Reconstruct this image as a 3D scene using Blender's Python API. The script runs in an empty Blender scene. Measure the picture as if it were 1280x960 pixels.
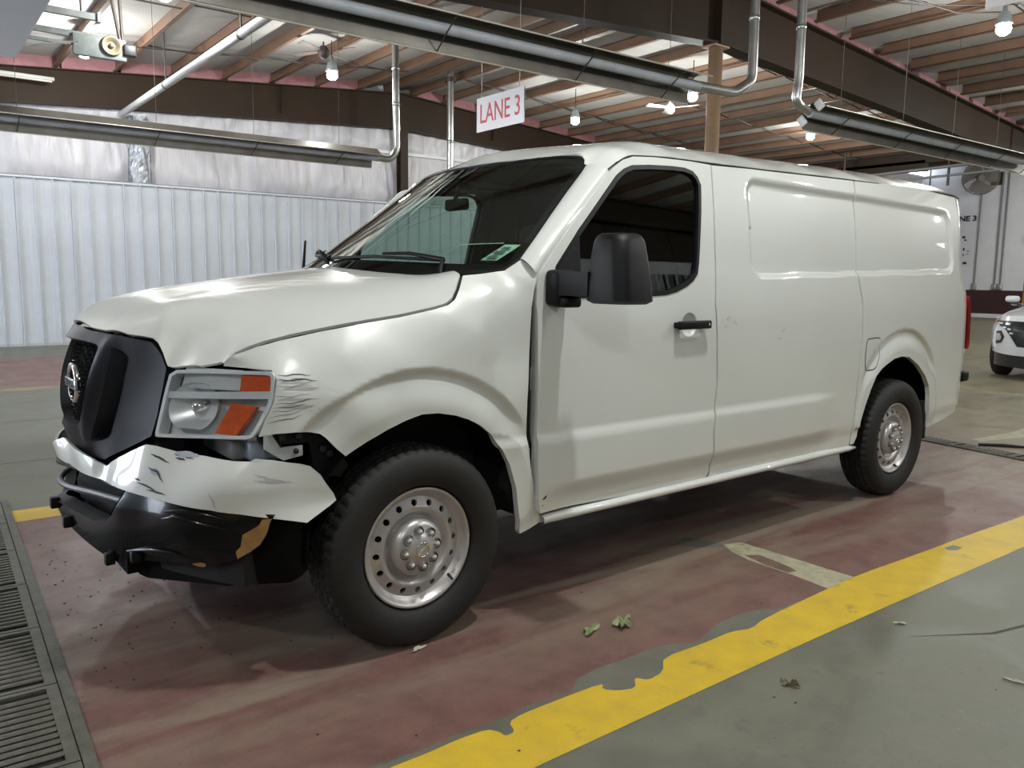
import bpy, bmesh, math, random
import numpy as np
from mathutils import Vector, Matrix
from mathutils.geometry import delaunay_2d_cdt
random.seed(7)
rng = np.random.default_rng(7)
scene = bpy.context.scene
COL = scene.collection
PI = math.pi
# ---------------------------------------------------------------- camera
cam_d = bpy.data.cameras.new('camera'); cam = bpy.data.objects.new('camera', cam_d); COL.objects.link(cam)
cam_d.sensor_fit = 'HORIZONTAL'; cam_d.sensor_width = 36.0; cam_d.lens = 36.0 * 1015.0 / 1280.0
cam_d.clip_start = .05; cam_d.clip_end = 300
cam.matrix_world = Matrix([[0.797461, 0.068561, -0.599463, -1.533881], [-0.60322, 0.112792, -0.789559, -2.545072], [0.013482, 0.99125, 0.131305, 1.417951], [0.0, 0.0, 0.0, 1.0]])
scene.camera = cam
# ---------------------------------------------------------------- world: overcast daylight outside the open doors
world = bpy.data.worlds.new('overcast_sky'); scene.world = world; world.use_nodes = True
bg = world.node_tree.nodes['Background']; bg.inputs[0].default_value = (.78, .87, 1.0, 1); bg.inputs[1].default_value = 9.0
# ---------------------------------------------------------------- exposure
scene.view_settings.view_transform = 'Standard'; scene.view_settings.look = 'None'
scene.view_settings.gamma = 1.0; scene.view_settings.use_curve_mapping = False
scene.view_settings.exposure = 0.22
LAMP_POWER = 150.0
LAMP_COLOR = (.97, 1.0, .965)
# ---------------------------------------------------------------- materials
def mat(name, color, rough=.5, metal=0.0, coat=0.0, noise=0.0, nscale=8.0, bump=0.0, bscale=60.0, color2=None, emit=None, spec=.5, stretch=(1, 1, 1), coat_rough=.03):
    m = bpy.data.materials.new(name); m.use_nodes = True
    nt = m.node_tree; b = nt.nodes['Principled BSDF']
    b.inputs['Base Color'].default_value = (*color, 1); b.inputs['Roughness'].default_value = rough
    b.inputs['Metallic'].default_value = metal; b.inputs['Coat Weight'].default_value = coat
    b.inputs['Coat Roughness'].default_value = coat_rough
    b.inputs['Specular IOR Level'].default_value = spec
    if emit:
        b.inputs['Emission Color'].default_value = (*emit[0], 1); b.inputs['Emission Strength'].default_value = emit[1]
    if noise > 0 or bump > 0:
        tc = nt.nodes.new('ShaderNodeTexCoord'); mp = nt.nodes.new('ShaderNodeMapping')
        mp.inputs['Scale'].default_value = stretch
        nt.links.new(tc.outputs['Object'], mp.inputs['Vector'])
    if noise > 0:
        n = nt.nodes.new('ShaderNodeTexNoise'); n.inputs['Scale'].default_value = nscale; n.inputs['Detail'].default_value = 6
        n.inputs['Roughness'].default_value = .6
        nt.links.new(mp.outputs[0], n.inputs['Vector'])
        mx = nt.nodes.new('ShaderNodeMix'); mx.data_type = 'RGBA'
        c2 = color2 if color2 else tuple(c * (1 - noise) for c in color)
        mx.inputs[6].default_value = (*color, 1); mx.inputs[7].default_value = (*c2, 1)
        cr = nt.nodes.new('ShaderNodeMapRange'); cr.inputs[1].default_value = .35; cr.inputs[2].default_value = .68
        nt.links.new(n.outputs[0], cr.inputs[0]); nt.links.new(cr.outputs[0], mx.inputs[0])
        nt.links.new(mx.outputs[2], b.inputs['Base Color'])
    if bump > 0:
        n2 = nt.nodes.new('ShaderNodeTexNoise'); n2.inputs['Scale'].default_value = bscale; n2.inputs['Detail'].default_value = 3
        nt.links.new(mp.outputs[0], n2.inputs['Vector'])
        bp_ = nt.nodes.new('ShaderNodeBump'); bp_.inputs['Strength'].default_value = bump; bp_.inputs['Distance'].default_value = .02
        nt.links.new(n2.outputs[0], bp_.inputs['Height']); nt.links.new(bp_.outputs[0], b.inputs['Normal'])
    return m
def glass(name, tint, reflect=1.0, rough=0.0):
    """thin tinted pane: transparent with a fresnel mirror"""
    m = bpy.data.materials.new(name); m.use_nodes = True; nt = m.node_tree
    for n in list(nt.nodes): nt.nodes.remove(n)
    out = nt.nodes.new('ShaderNodeOutputMaterial'); t = nt.nodes.new('ShaderNodeBsdfTransparent'); g = nt.nodes.new('ShaderNodeBsdfGlossy')
    t.inputs[0].default_value = (*tint, 1); g.inputs[0].default_value = (.95, 1, .98, 1); g.inputs['Roughness'].default_value = rough
    f = nt.nodes.new('ShaderNodeFresnel'); f.inputs[0].default_value = 1.5
    mu = nt.nodes.new('ShaderNodeMath'); mu.operation = 'MULTIPLY'; mu.inputs[1].default_value = reflect; mu.use_clamp = True
    mx = nt.nodes.new('ShaderNodeMixShader')
    nt.links.new(f.outputs[0], mu.inputs[0]); nt.links.new(mu.outputs[0], mx.inputs[0])
    nt.links.new(t.outputs[0], mx.inputs[1]); nt.links.new(g.outputs[0], mx.inputs[2]); nt.links.new(mx.outputs[0], out.inputs[0])
    return m
# ---------------------------------------------------------------- mesh builder
class MB:
    def __init__(s): s.v = []; s.f = []; s.sm = []
    def add(s, vs, fs, smooth=False):
        o = len(s.v); s.v += [tuple(map(float, p)) for p in vs]
        for f in fs: s.f.append(tuple(i + o for i in f)); s.sm.append(smooth)
        return s
    def box(s, a, b, M=None):
        (x0, y0, z0), (x1, y1, z1) = a, b
        vs = [Vector(p) for p in ((x0, y0, z0), (x1, y0, z0), (x1, y1, z0), (x0, y1, z0), (x0, y0, z1), (x1, y0, z1), (x1, y1, z1), (x0, y1, z1))]
        if M is not None: vs = [M @ p for p in vs]
        return s.add(vs, [(0, 3, 2, 1), (4, 5, 6, 7), (0, 1, 5, 4), (1, 2, 6, 5), (2, 3, 7, 6), (3, 0, 4, 7)])
    def bevbox(s, a, b, r=.01, M=None, seg=2):
        bm = bmesh.new(); bmesh.ops.create_cube(bm, size=1)
        for v in bm.verts:
            v.co = Vector([(a[i] + b[i]) / 2 + v.co[i] * (b[i] - a[i]) for i in range(3)])
        bmesh.ops.bevel(bm, geom=list(bm.edges), offset=r, segments=seg, profile=.5, affect='EDGES')
        vs = [v.co.copy() for v in bm.verts]
        if M is not None: vs = [M @ p for p in vs]
        bm.verts.index_update()
        s.add(vs, [tuple(v.index for v in f.verts) for f in bm.faces], True); bm.free(); return s
    def tube(s, pts, r, n=10, caps=True, smooth=True):
        pts = [Vector(p) for p in pts]; N = len(pts); rs = r if isinstance(r, (list, tuple)) else [r] * N
        ring = []; up = None
        for i, p in enumerate(pts):
            t = (pts[min(i + 1, N - 1)] - pts[max(i - 1, 0)]).normalized()
            if up is None:
                up = Vector((0, 0, 1)) if abs(t.z) < .9 else Vector((1, 0, 0))
            u = t.cross(up)
            if u.length < 1e-6: u = t.orthogonal()
            u.normalize(); w = u.cross(t).normalized(); up = w
            ring.append([p + (u * math.cos(2 * PI * k / n) + w * math.sin(2 * PI * k / n)) * rs[i] for k in range(n)])
        vs = [q for R in ring for q in R]; fs = []
        for i in range(N - 1):
            for k in range(n):
                fs.append((i * n + k, i * n + (k + 1) % n, (i + 1) * n + (k + 1) % n, (i + 1) * n + k))
        s.add(vs, fs, smooth)
        if caps:
            s.add(ring[0], [tuple(reversed(range(n)))]); s.add(ring[-1], [tuple(range(n))])
        return s
    def lathe(s, prof, n=48, c=(0, 0, 0), axis='y', smooth=True, a0=0, a1=2 * PI):
        """prof: list of (r, h) along the axis"""
        full = abs(a1 - a0 - 2 * PI) < 1e-6; m = n if full else n + 1; vs = []
        for (r, h) in prof:
            for k in range(m):
                a = a0 + (a1 - a0) * k / n; ca, sa = math.cos(a) * r, math.sin(a) * r
                if axis == 'y': p = (c[0] + ca, c[1] + h, c[2] + sa)
                elif axis == 'x': p = (c[0] + h, c[1] + ca, c[2] + sa)
                else: p = (c[0] + ca, c[1] + sa, c[2] + h)
                vs.append(p)
        fs = []
        for i in range(len(prof) - 1):
            for k in range(n):
                k2 = (k + 1) % m
                fs.append((i * m + k, i * m + k2, (i + 1) * m + k2, (i + 1) * m + k))
        return s.add(vs, fs, smooth)
    def prism(s, poly, a, b, axis='y', M=None):
        """extrude a 2-D polygon between a and b along an axis"""
        def q(u, v, h): return {'y': (u, h, v), 'x': (h, u, v), 'z': (u, v, h)}[axis]
        n = len(poly); vs = [Vector(q(u, v, a)) for u, v in poly] + [Vector(q(u, v, b)) for u, v in poly]
        if M is not None: vs = [M @ p for p in vs]
        return s.add(vs, [tuple(range(n))[::-1], tuple(range(n, 2 * n))] + [(i, (i + 1) % n, n + (i + 1) % n, n + i) for i in range(n)])
    def mesh(s, name, m=None, fix=True):
        me = bpy.data.meshes.new(name); me.from_pydata(s.v, [], s.f)
        me.polygons.foreach_set('use_smooth', s.sm)
        if fix:
            bm = bmesh.new(); bm.from_mesh(me); bmesh.ops.recalc_face_normals(bm, faces=bm.faces); bm.to_mesh(me); bm.free()
        if m: me.materials.append(m)
        me.update(); return me
    def build(s, name, m=None, parent=None, loc=None, fix=True):
        return link(name, s.mesh(name, m, fix), parent, loc)
def link(name, me, parent=None, loc=None):
    o = bpy.data.objects.new(name, me); COL.objects.link(o)
    if parent: o.parent = parent
    if loc is not None: o.location = loc
    return o
def tag(o, label=None, cat=None, group=None, kind=None):
    if label: o['label'] = label
    if cat: o['category'] = cat
    if group: o['group'] = group
    if kind: o['kind'] = kind
    return o
def thing(name, label, cat, loc=(0, 0, 0), rz=0, group=None):
    o = bpy.data.objects.new(name, None); COL.objects.link(o); o.location = loc; o.rotation_euler = (0, 0, rz); o.empty_display_size = .1
    return tag(o, label, cat, group)
def copy_tree(o, parent=None):
    c = o.copy(); COL.objects.link(c)
    if parent: c.parent = parent
    for ch in [k for k in bpy.data.objects if k.parent == o]: copy_tree(ch, c)
    return c
def text_mesh(txt, size, m, parent, name, M, depth=.002, font_bold=0.0, sx=1.0, align='CENTER'):
    cu = bpy.data.curves.new(name, 'FONT'); cu.body = txt; cu.size = size; cu.extrude = depth; cu.offset = font_bold
    cu.align_x = align; cu.align_y = 'CENTER'; cu.resolution_u = 3
    to = bpy.data.objects.new(name, cu); COL.objects.link(to)
    bpy.context.view_layer.update()
    me = bpy.data.meshes.new_from_object(to.evaluated_get(bpy.context.evaluated_depsgraph_get()))
    bpy.data.objects.remove(to)
    me.transform(Matrix.Diagonal((sx, 1, 1, 1))); me.transform(M); me.materials.clear(); me.materials.append(m); me.name = name
    return link(name, me, parent)
# ---------------------------------------------------------------- sheet panels cut from a surface
def inside(P, loop):
    P = np.asarray(P, float); L = np.asarray(loop, float); x, y = P[:, 0], P[:, 1]; r = np.zeros(len(P), bool)
    j = len(L) - 1
    for i in range(len(L)):
        xi, yi = L[i]; xj, yj = L[j]
        c = ((yi > y) != (yj > y)) & (x < (xj - xi) * (y - yi) / ((yj - yi) if yj != yi else 1e-12) + xi)
        r ^= c; j = i
    return r
def segdist(P, loop):
    P = np.asarray(P, float); L = np.asarray(loop, float); d = np.full(len(P), 1e9)
    for i in range(len(L)):
        a = L[i]; b = L[(i + 1) % len(L)]; ab = b - a; l2 = (ab ** 2).sum() + 1e-15
        t = np.clip(((P - a) @ ab) / l2, 0, 1); d = np.minimum(d, np.linalg.norm(P - (a + t[:, None] * ab), axis=1))
    return d
def shrink(loop, g):
    L = np.asarray(loop, float); n = len(L)
    area = .5 * sum(L[i][0] * L[(i + 1) % n][1] - L[(i + 1) % n][0] * L[i][1] for i in range(n)); s = 1 if area > 0 else -1
    out = []
    for i in range(n):
        a, b, c = L[i - 1], L[i], L[(i + 1) % n]
        e1 = (b - a) / (np.linalg.norm(b - a) + 1e-12); e2 = (c - b) / (np.linalg.norm(c - b) + 1e-12)
        n1 = s * np.array([-e1[1], e1[0]]); n2 = s * np.array([-e2[1], e2[0]]); m = n1 + n2; l = np.linalg.norm(m)
        m = m / l if l > 1e-6 else n1; k = min(1 / max(m @ n1, .35), 2.5)
        out.append(b + m * g * k)
    return np.array(out)
def resample(loop, step):
    out = []; n = len(loop)
    for i in range(n):
        a = np.array(loop[i], float); b = np.array(loop[(i + 1) % n], float); k = max(1, int(math.ceil(np.linalg.norm(b - a) / step)))
        for j in range(k): out.append(a + (b - a) * j / k)
    return np.array(out)
def smooth_loop(loop, it=1):
    """chaikin-like rounding that keeps most of the outline"""
    L = np.array(loop, float)
    for _ in range(it):
        A = L * .8 + np.roll(L, -1, 0) * .2; B = L * .2 + np.roll(L, -1, 0) * .8
        L = np.stack([A, B], 1).reshape(-1, 2)
    return L
def panel(name, out, S, m, parent, holes=(), step=.035, thick=.018, gap=.0, off=0.0, outward=(0, -1, 0), mirror=False, rnd=0, back=False, bstep=None):
    out = smooth_loop(out, rnd) if rnd else np.array(out, float)
    if gap: out = shrink(out, gap)
    bstep = bstep or step
    loops = [resample(out, bstep)] + [resample(h, bstep) for h in holes]
    A = np.concatenate(loops); lo = loops[0].min(0); hi = loops[0].max(0)
    gx, gy = np.meshgrid(np.arange(lo[0] + step / 2, hi[0], step), np.arange(lo[1] + step / 2, hi[1], step)); G = np.stack([gx.ravel(), gy.ravel()], 1)
    if len(G):
        k = inside(G, loops[0])
        for h in loops[1:]: k &= ~inside(G, h)
        G = G[k]
        if len(G):
            d = np.full(len(G), 1e9)
            for l in loops: d = np.minimum(d, segdist(G, l))
            G = G[d > step * .4]
    edges = []; o = 0
    for l in loops:
        n = len(l); edges += [(o + i, o + (i + 1) % n) for i in range(n)]; o += n
    nb = len(A); P2 = np.concatenate([A, G]) if len(G) else A
    r = delaunay_2d_cdt([Vector(p) for p in P2], edges, [], 0, 1e-7)
    V = np.array([tuple(v) for v in r[0]]); F = np.array([f for f in r[2] if len(f) == 3])
    C = V[F].mean(1); k = inside(C, loops[0])
    for h in loops[1:]: k &= ~inside(C, h)
    F = F[k]
    def ev(Q):
        x, y, z = S(Q[:, 0], Q[:, 1]); n_ = len(Q)
        return np.stack([np.broadcast_to(x, n_), np.broadcast_to(y, n_), np.broadcast_to(z, n_)], 1).astype(float)
    h = 2e-3
    def nrm(Q):
        n_ = np.cross(ev(Q + [h, 0]) - ev(Q - [h, 0]), ev(Q + [0, h]) - ev(Q - [0, h])); n_ /= np.linalg.norm(n_, axis=1)[:, None] + 1e-12
        ow = np.array(outward, float)
        return n_ if (n_ @ ow).mean() > 0 else -n_
    W = ev(V); N = nrm(V); W = W + N * off
    fn = np.cross(W[F[:, 1]] - W[F[:, 0]], W[F[:, 2]] - W[F[:, 0]])
    if (fn * N[F[:, 0]]).sum() < 0: F = F[:, ::-1]
    verts = [W]; norms = [N]; faces = [tuple(f) for f in F]; nv = len(W)
    if thick:
        for l in loops:
            B0 = ev(l); NB = nrm(l); B0 = B0 + NB * off; B1 = B0 - NB * min(thick, .004) ; n = len(l); B2 = B0 - NB * thick
            c = np.zeros_like(B0)
            for a_, b_ in ((B0, B2),):
                verts += [a_, b_]; norms += [c, c]
                for i in range(n):
                    j = (i + 1) % n; faces.append((nv + i, nv + j, nv + n + j, nv + n + i))
                nv += 2 * n
    VV = np.concatenate(verts); NN = np.concatenate(norms)
    if mirror:
        VV[:, 1] = 2 - VV[:, 1]; NN[:, 1] *= -1; faces = [f[::-1] for f in faces]
    me = bpy.data.meshes.new(name); me.from_pydata([tuple(v) for v in VV], [], faces)
    me.polygons.foreach_set('use_smooth', [True] * len(faces)); me.materials.append(m); me.update()
    try: me.normals_split_custom_set_from_vertices([tuple(n_) for n_ in NN])
    except Exception as ex: print('normals', ex)
    return link(name, me, parent)
def ribbon_on(S, path, w0, off, mb, outward=(0, -1, 0)):
    """a thin streak laid on a surface along a 2-D path"""
    path = np.array(path, float); n = len(path); L = []; R = []
    for i in range(n):
        t = path[min(i + 1, n - 1)] - path[max(i - 1, 0)]; t /= np.linalg.norm(t) + 1e-9; q = np.array([-t[1], t[0]])
        w = w0 * (math.sin(PI * (i + .3) / (n - .4))) * .5 + 2e-4
        L.append(path[i] + q * w); R.append(path[i] - q * w)
    Q = np.array(L + R); x, y, z = S(Q[:, 0], Q[:, 1]); W = np.stack([x + 0 * Q[:, 0], y + 0 * Q[:, 0], z + 0 * Q[:, 0]], 1) + np.array(outward) * off
    mb.add([tuple(p) for p in W], [(i, i + 1, n + i + 1, n + i) for i in range(n - 1)])
# ---------------------------------------------------------------- body surfaces
def ss(a, b, t):
    t = np.clip((np.asarray(t, float) - a) / (b - a), 0, 1)
    return t * t * (3 - 2 * t)
class TPS:
    """thin plate spline through scattered points (2-D -> 1-D), a smooth sheet"""
    def __init__(s, P, V, lam=1e-6):
        s.P = np.array(P, float); V = np.array(V, float); n = len(V)
        K = s.k(np.linalg.norm(s.P[:, None] - s.P[None], axis=2)) + lam * np.eye(n)
        Q = np.hstack([np.ones((n, 1)), s.P])
        A = np.zeros((n + 3, n + 3)); A[:n, :n] = K; A[:n, n:] = Q; A[n:, :n] = Q.T
        w = np.linalg.solve(A, np.concatenate([V, np.zeros(3)]))
        s.w = w[:n]; s.a = w[n:]
    @staticmethod
    def k(r):
        return np.where(r > 1e-9, r * r * np.log(np.maximum(r, 1e-9)), 0.0)
    def __call__(s, a, b):
        a = np.asarray(a, float); b = np.asarray(b, float); sh = np.broadcast(a, b).shape
        Q = np.stack([np.broadcast_to(a, sh).ravel(), np.broadcast_to(b, sh).ravel()], 1)
        r = np.linalg.norm(Q[:, None] - s.P[None], axis=2)
        return (s.k(r) @ s.w + s.a[0] + Q @ s.a[1:]).reshape(sh)
def side_base(x, z):
    x = np.asarray(x, float); z = np.asarray(z, float)
    fade = 1 - ss(2.6, 2.95, x)
    y = .014 * (1 - fade * (1 - ss(.725, .775, z)))
    y = y + .032 * (1 - ss(.455, .555, z)) * ss(.5, .8, x) * (1 - .7 * ss(2.7, 2.95, x))
    y = y + .105 * (np.maximum(z - 1.2, 0) / .8) ** 1.6
    y = y + .045 * (np.maximum(x - 3.5, 0) / 1.2) ** 2
    zc = (1.952 + 1.421) / 2 + (.0125 / 2) * (x - 2.06); hh = (1.952 - 1.421) / 2 - .019 * (x - 2.06)
    dx = np.abs(x - 3.235) - (1.225 - .10); dz = np.abs(z - zc) - (hh - .10)
    sd = np.hypot(np.maximum(dx, 0), np.maximum(dz, 0)) + np.minimum(np.maximum(dx, dz), 0) - .10
    wd = np.where(z > zc, .05, .03)
    t = np.clip(-sd / wd, 0, 1)
    y = y + .019 * t * t * (3 - 2 * t) * ss(1.9, 2.02, x)
    for (cx, cz, ro, ra, a0, a1, dd) in ((-.02, .452, .633, .475, 46, 133, .020), (3.70, .51, .612, .47, 40, 138, .020)):
        r = np.hypot(x - cx, z - cz); an = np.degrees(np.arctan2(z - cz, x - cx))
        g = ss(a0 - 16, a0 + 2, an) * (1 - ss(a1 - 2, a1 + 16, an))
        f = (1 - ss(ro - .036, ro, r)) * dd * g
        lip = (1 - ss(ra, ro - .03, r)) * (dd + .008) * ss(-12, 8, an) * (1 - ss(172, 192, an)) * np.where(z > cz - .15, 1, 0)
        y = y + np.where(r < ro + .02, f - np.minimum(lip, f + .008), 0)
    return y
def fender_surface(ctrl):
    P = [(c[0], c[1]) for c in ctrl]
    V = [c[2] - float(side_base(c[0], c[1])) for c in ctrl]
    return TPS(P, V)
D = {
 'fender': ((-0.6475,1.0996),(-0.6415,1.1262),(-0.6133,1.1457),(-0.5579,1.1701),(-0.4827,1.1908),(-0.3482,1.2187),(-0.205,1.243),(-0.0499,1.265),(0.081,1.2901),(0.1513,1.3074),(0.188,1.3282),(0.2286,1.3705),(0.2766,1.4202),(0.3527,1.4275),(0.4601,1.4419),(0.5318,1.4886),(0.5533,1.4645),(0.5604,1.4308),(0.5534,1.4146),(0.5383,1.3599),(0.524,1.302),(0.5152,1.2054),(0.5074,1.0823),(0.5043,1.0174),(0.4981,0.9193),(0.4998,0.8357),(0.5066,0.7416),(0.527,0.6274),(0.5541,0.509),(0.5892,0.421),(0.6,0.3836),(0.5368,0.3642),(0.481,0.3505),(0.4769,0.3977),(0.4648,0.4526),(0.4476,0.5578),(0.4101,0.6608),(0.3678,0.7266),(0.3126,0.7943),(0.2531,0.8399),(0.1986,0.8677),(0.139,0.8891),(0.0603,0.9056),(-0.0086,0.9073),(-0.0755,0.8912),(-0.1553,0.8642),(-0.2297,0.831),(-0.2792,0.8039),(-0.311,0.7842),(-0.3468,0.817),(-0.379,0.8553),(-0.3957,0.8699),(-0.4211,0.877),(-0.4832,0.8854),(-0.5484,0.8853),(-0.6018,0.8765),(-0.5791,0.9347),(-0.5512,0.9953),(-0.5375,1.0685),(-0.5434,1.0959),(-0.611,1.0983)),
 'door': ((0.5695,0.4272),(0.5584,0.4992),(0.5494,0.6508),(0.5537,0.9806),(0.55,1.1425),(0.5465,1.2534),(0.5414,1.3117),(0.5488,1.3857),(0.5675,1.4374),(0.6882,1.5673),(0.8415,1.7166),(1.0084,1.8768),(1.0537,1.9108),(1.1102,1.9445),(1.1817,1.9671),(1.3408,1.9797),(1.5133,1.9859),(1.7472,1.9824),(1.7178,1.6098),(1.7049,1.2963),(1.7248,1.1374),(1.7429,0.8946),(1.7166,0.6538),(1.729,0.5049),(1.735,0.4383),(1.7109,0.4124),(1.1106,0.411)),
 'window': ((0.646,1.4188),(0.662,1.4616),(0.8022,1.6152),(0.9728,1.7802),(1.0616,1.8636),(1.1127,1.8968),(1.1682,1.918),(1.2882,1.9312),(1.4468,1.9405),(1.5381,1.9414),(1.5924,1.931),(1.6245,1.9069),(1.6425,1.8697),(1.6249,1.7449),(1.5995,1.6053),(1.5801,1.4936),(1.5675,1.4436),(1.5357,1.4127),(1.4868,1.3858),(1.4158,1.3612),(1.3412,1.3465),(1.2303,1.3413),(0.9554,1.3389),(0.6375,1.3337)),
 'side': ((1.75,1.9807),(1.7229,1.61),(1.71,1.2963),(1.7299,1.1372),(1.7481,0.8942),(1.7218,0.6532),(1.7348,0.504),(1.7406,0.4333),(1.724,0.4105),(2.3335,0.408),(3.0958,0.4153),(3.106,0.4719),(3.1231,0.7206),(3.1408,0.9412),(3.1494,1.0875),(3.1276,1.2911),(3.0992,1.3773),(3.0827,1.4343),(3.0834,1.4722),(3.1144,1.7589),(3.1202,2.0278),(2.3872,2.0047)),
 'quarter': ((3.1293,2.0271),(3.1219,1.7592),(3.0917,1.4723),(3.092,1.4344),(3.1086,1.3773),(3.137,1.291),(3.159,1.0872),(3.1504,0.9407),(3.1327,0.7199),(3.1158,0.4708),(3.1054,0.4141),(3.1527,0.416),(3.1856,0.4577),(3.1879,0.5561),(3.2328,0.6524),(3.2881,0.7485),(3.346,0.8301),(3.4105,0.8717),(3.4783,0.8983),(3.5579,0.9247),(3.6533,0.9352),(3.7637,0.9258),(3.9072,0.8643),(4.0295,0.7841),(4.0992,0.7072),(4.1244,0.6438),(4.1319,0.5704),(4.1504,0.4773),(4.1529,0.4077),(4.4627,0.4397),(4.6633,0.4718),(4.6383,0.5739),(4.681,0.7366),(4.6877,0.9133),(4.6731,1.109),(4.6585,1.2526),(4.636,1.3505),(4.57,1.4644),(4.547,1.5772),(4.5658,1.6966),(4.615,1.9206),(4.5911,2.0415),(3.7634,2.0359)),
 'fuel': ((3.2106,1.0608),(3.2388,1.0671),(3.3466,1.0706),(3.3733,1.0596),(3.4087,0.9763),(3.3517,0.8894),(3.3238,0.8707),(3.2561,0.8663),(3.2063,0.8832),(3.2015,0.9873)),
 'rocker': ((0.5944,0.4102),(1.7343,0.4136),(3.0885,0.4218),(3.16,0.4198),(3.1591,0.3906),(3.1223,0.38),(3.0386,0.3729),(2.3189,0.3713),(1.5593,0.3738),(0.6089,0.3707)),
 'hood_half': ((-0.64,0.272),(-0.636,0.247),(-0.6133,0.2265),(-0.5571,0.195),(-0.4818,0.17),(-0.3473,0.1401),(-0.204,0.115),(-0.0489,0.097),(0.0821,0.083),(0.1527,0.08),(0.1868,0.0892),(0.2242,0.1162),(0.2754,0.165),(0.26,0.25),(0.225,0.4),(0.18,0.6),(0.15,0.8),(0.14,1.0),(-0.957,1.0),(-0.9362,0.8379),(-0.9068,0.7615),(-0.8545,0.6407),(-0.7971,0.5513),(-0.7872,0.5305),(-0.7792,0.5056),(-0.7739,0.4734),(-0.7421,0.4245),(-0.7004,0.3403)),
 'headlight': ((0.4602,0.8467),(0.46,0.9133),(0.4591,0.9995),(0.4525,1.0765),(0.3428,1.0847),(0.2005,1.0892),(0.0968,1.0928),(0.0852,1.0842),(0.0798,1.0685),(0.0838,0.9933),(0.0937,0.9351),(0.1018,0.8828),(0.1106,0.8716),(0.1284,0.866),(0.2923,0.8542),(0.4425,0.8442)),
 'hl_amber1': ((0.1982,1.0745),(0.1001,1.0873),(0.0993,1.0243),(0.1937,1.0143)),
 'hl_amber2': ((0.211,0.9804),(0.1321,0.9731),(0.1708,0.8764),(0.2472,0.8746)),
 'hl_div': ((0.4535,1.0027),(0.0838,1.0267),(0.0834,1.0013),(0.4515,0.9806)),
 'gr_out': ((0.8563,1.1964),(0.7719,1.1918),(0.6587,1.1811),(0.5629,1.1684),(0.5299,1.1432),(0.5073,1.1219),(0.4768,1.079),(0.4758,1.0091),(0.4807,0.9217),(0.5,0.8404),(0.5889,0.7953),(0.7352,0.7265)),
 'gr_center': ((0.8588,1.1507),(0.8121,1.1474),(0.7691,1.1424),(0.7692,1.1017),(0.773,1.049),(0.7818,0.9749),(0.8054,0.9068),(0.8353,0.8576)),
 'gr_slot': ((0.7065,1.1428),(0.6794,1.1355),(0.6537,1.1225),(0.6416,1.1087),(0.6406,1.0829),(0.6541,0.9837),(0.678,0.894),(0.6953,0.8333),(0.7073,0.8141),(0.7336,0.8006),(0.7753,0.7906),(0.8125,0.7854),(0.7501,0.8877),(0.7193,0.9939),(0.7066,1.0965)),
 'bumper': ((1.0397,0.7671),(0.9317,0.7438),(0.797,0.726),(0.7123,0.7037),(0.6756,0.7273),(0.5779,0.7711),(0.4722,0.818),(0.4289,0.8168),(0.3388,0.8018),(0.2489,0.8003),(0.1479,0.7935),(0.106,0.7945),(0.099,0.8038),(0.0654,0.7978),(0.03,0.7797),(0.0192,0.7688),(0.0089,0.7379),(0.0021,0.694),(-0.0056,0.6462),(0.0004,0.6105),(0.0053,0.5814),(0.0457,0.5999),(0.1,0.6221),(0.1637,0.6337),(0.2499,0.6372),(0.3513,0.6429),(0.4485,0.6458),(0.6093,0.6519),(0.7865,0.6585),(0.9455,0.6663),(1.1057,0.6833)),
 'ws_right': ((0.2047,1.4326),(0.166,1.4349),(0.1404,1.4469),(0.1272,1.4721),(0.1236,1.4973),(0.1435,1.5846),(0.1724,1.6901),(0.2029,1.7971),(0.228,1.8796),(0.2413,1.9162),(0.2597,1.9415),(0.2896,1.9597),(0.3234,1.9681),(0.4151,1.9756),(0.5373,1.9737),(0.6649,1.9659)),
 'ap_out': ((0.5601,1.434),(0.6024,1.4864),(0.6887,1.5723),(0.8421,1.7217),(0.9402,1.8139),(1.0145,1.8844)),
 'lower': ((1.0107,0.7152),(0.89,0.6895),(0.776,0.6702),(0.5847,0.668),(0.4439,0.6556),(0.3299,0.6584),(0.2344,0.6498),(0.1623,0.6423),(0.1031,0.6266),(0.0431,0.6144),(0.0683,0.5604),(0.0983,0.5037),(0.125,0.4754),(0.1614,0.4465),(0.2235,0.4213),(0.2839,0.4054),(0.362,0.4036),(0.4589,0.3901),(0.5715,0.3718),(0.6624,0.3393),(0.7407,0.3488),(0.8999,0.388),(1.0227,0.4267)),
 'vent': ((1.0053,0.6687),(0.8882,0.6524),(0.7281,0.6425),(0.567,0.6417),(0.5864,0.586),(0.6193,0.5415),(0.669,0.5129),(0.7259,0.4945),(0.8453,0.4978),(0.9829,0.5354)),
 'tan1': ((0.0719,0.6002),(0.0487,0.6048),(0.0702,0.5602),(0.0988,0.5057),(0.1245,0.4784),(0.1597,0.4496),(0.1575,0.4771),(0.1423,0.4966),(0.1291,0.5409),(0.104,0.5622),(0.0838,0.579)),
 'tan2': ((0.3166,0.4093),(0.2772,0.4229),(0.2595,0.4193),(0.2736,0.4039),(0.2955,0.4018)),
 'F_yel_top': ((-0.481,-0.598),(-0.356,-0.599),(-0.24,-0.592),(-0.136,-0.598),(-0.113,-0.632),(-0.112,-0.664),(-0.073,-0.661),(-0.055,-0.605),(0.005,-0.592),(0.139,-0.591),(0.365,-0.595),(0.335,-0.629),(0.372,-0.666),(0.435,-0.69),(0.486,-0.632),(0.513,-0.677),(0.602,-0.664),(0.687,-0.587),(0.912,-0.598),(1.079,-0.592),(1.176,-0.624),(1.291,-0.594),(1.831,-0.56),(2.136,-0.547),(2.711,-0.564),(3.199,-0.569),(3.915,-0.593)),
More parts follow.
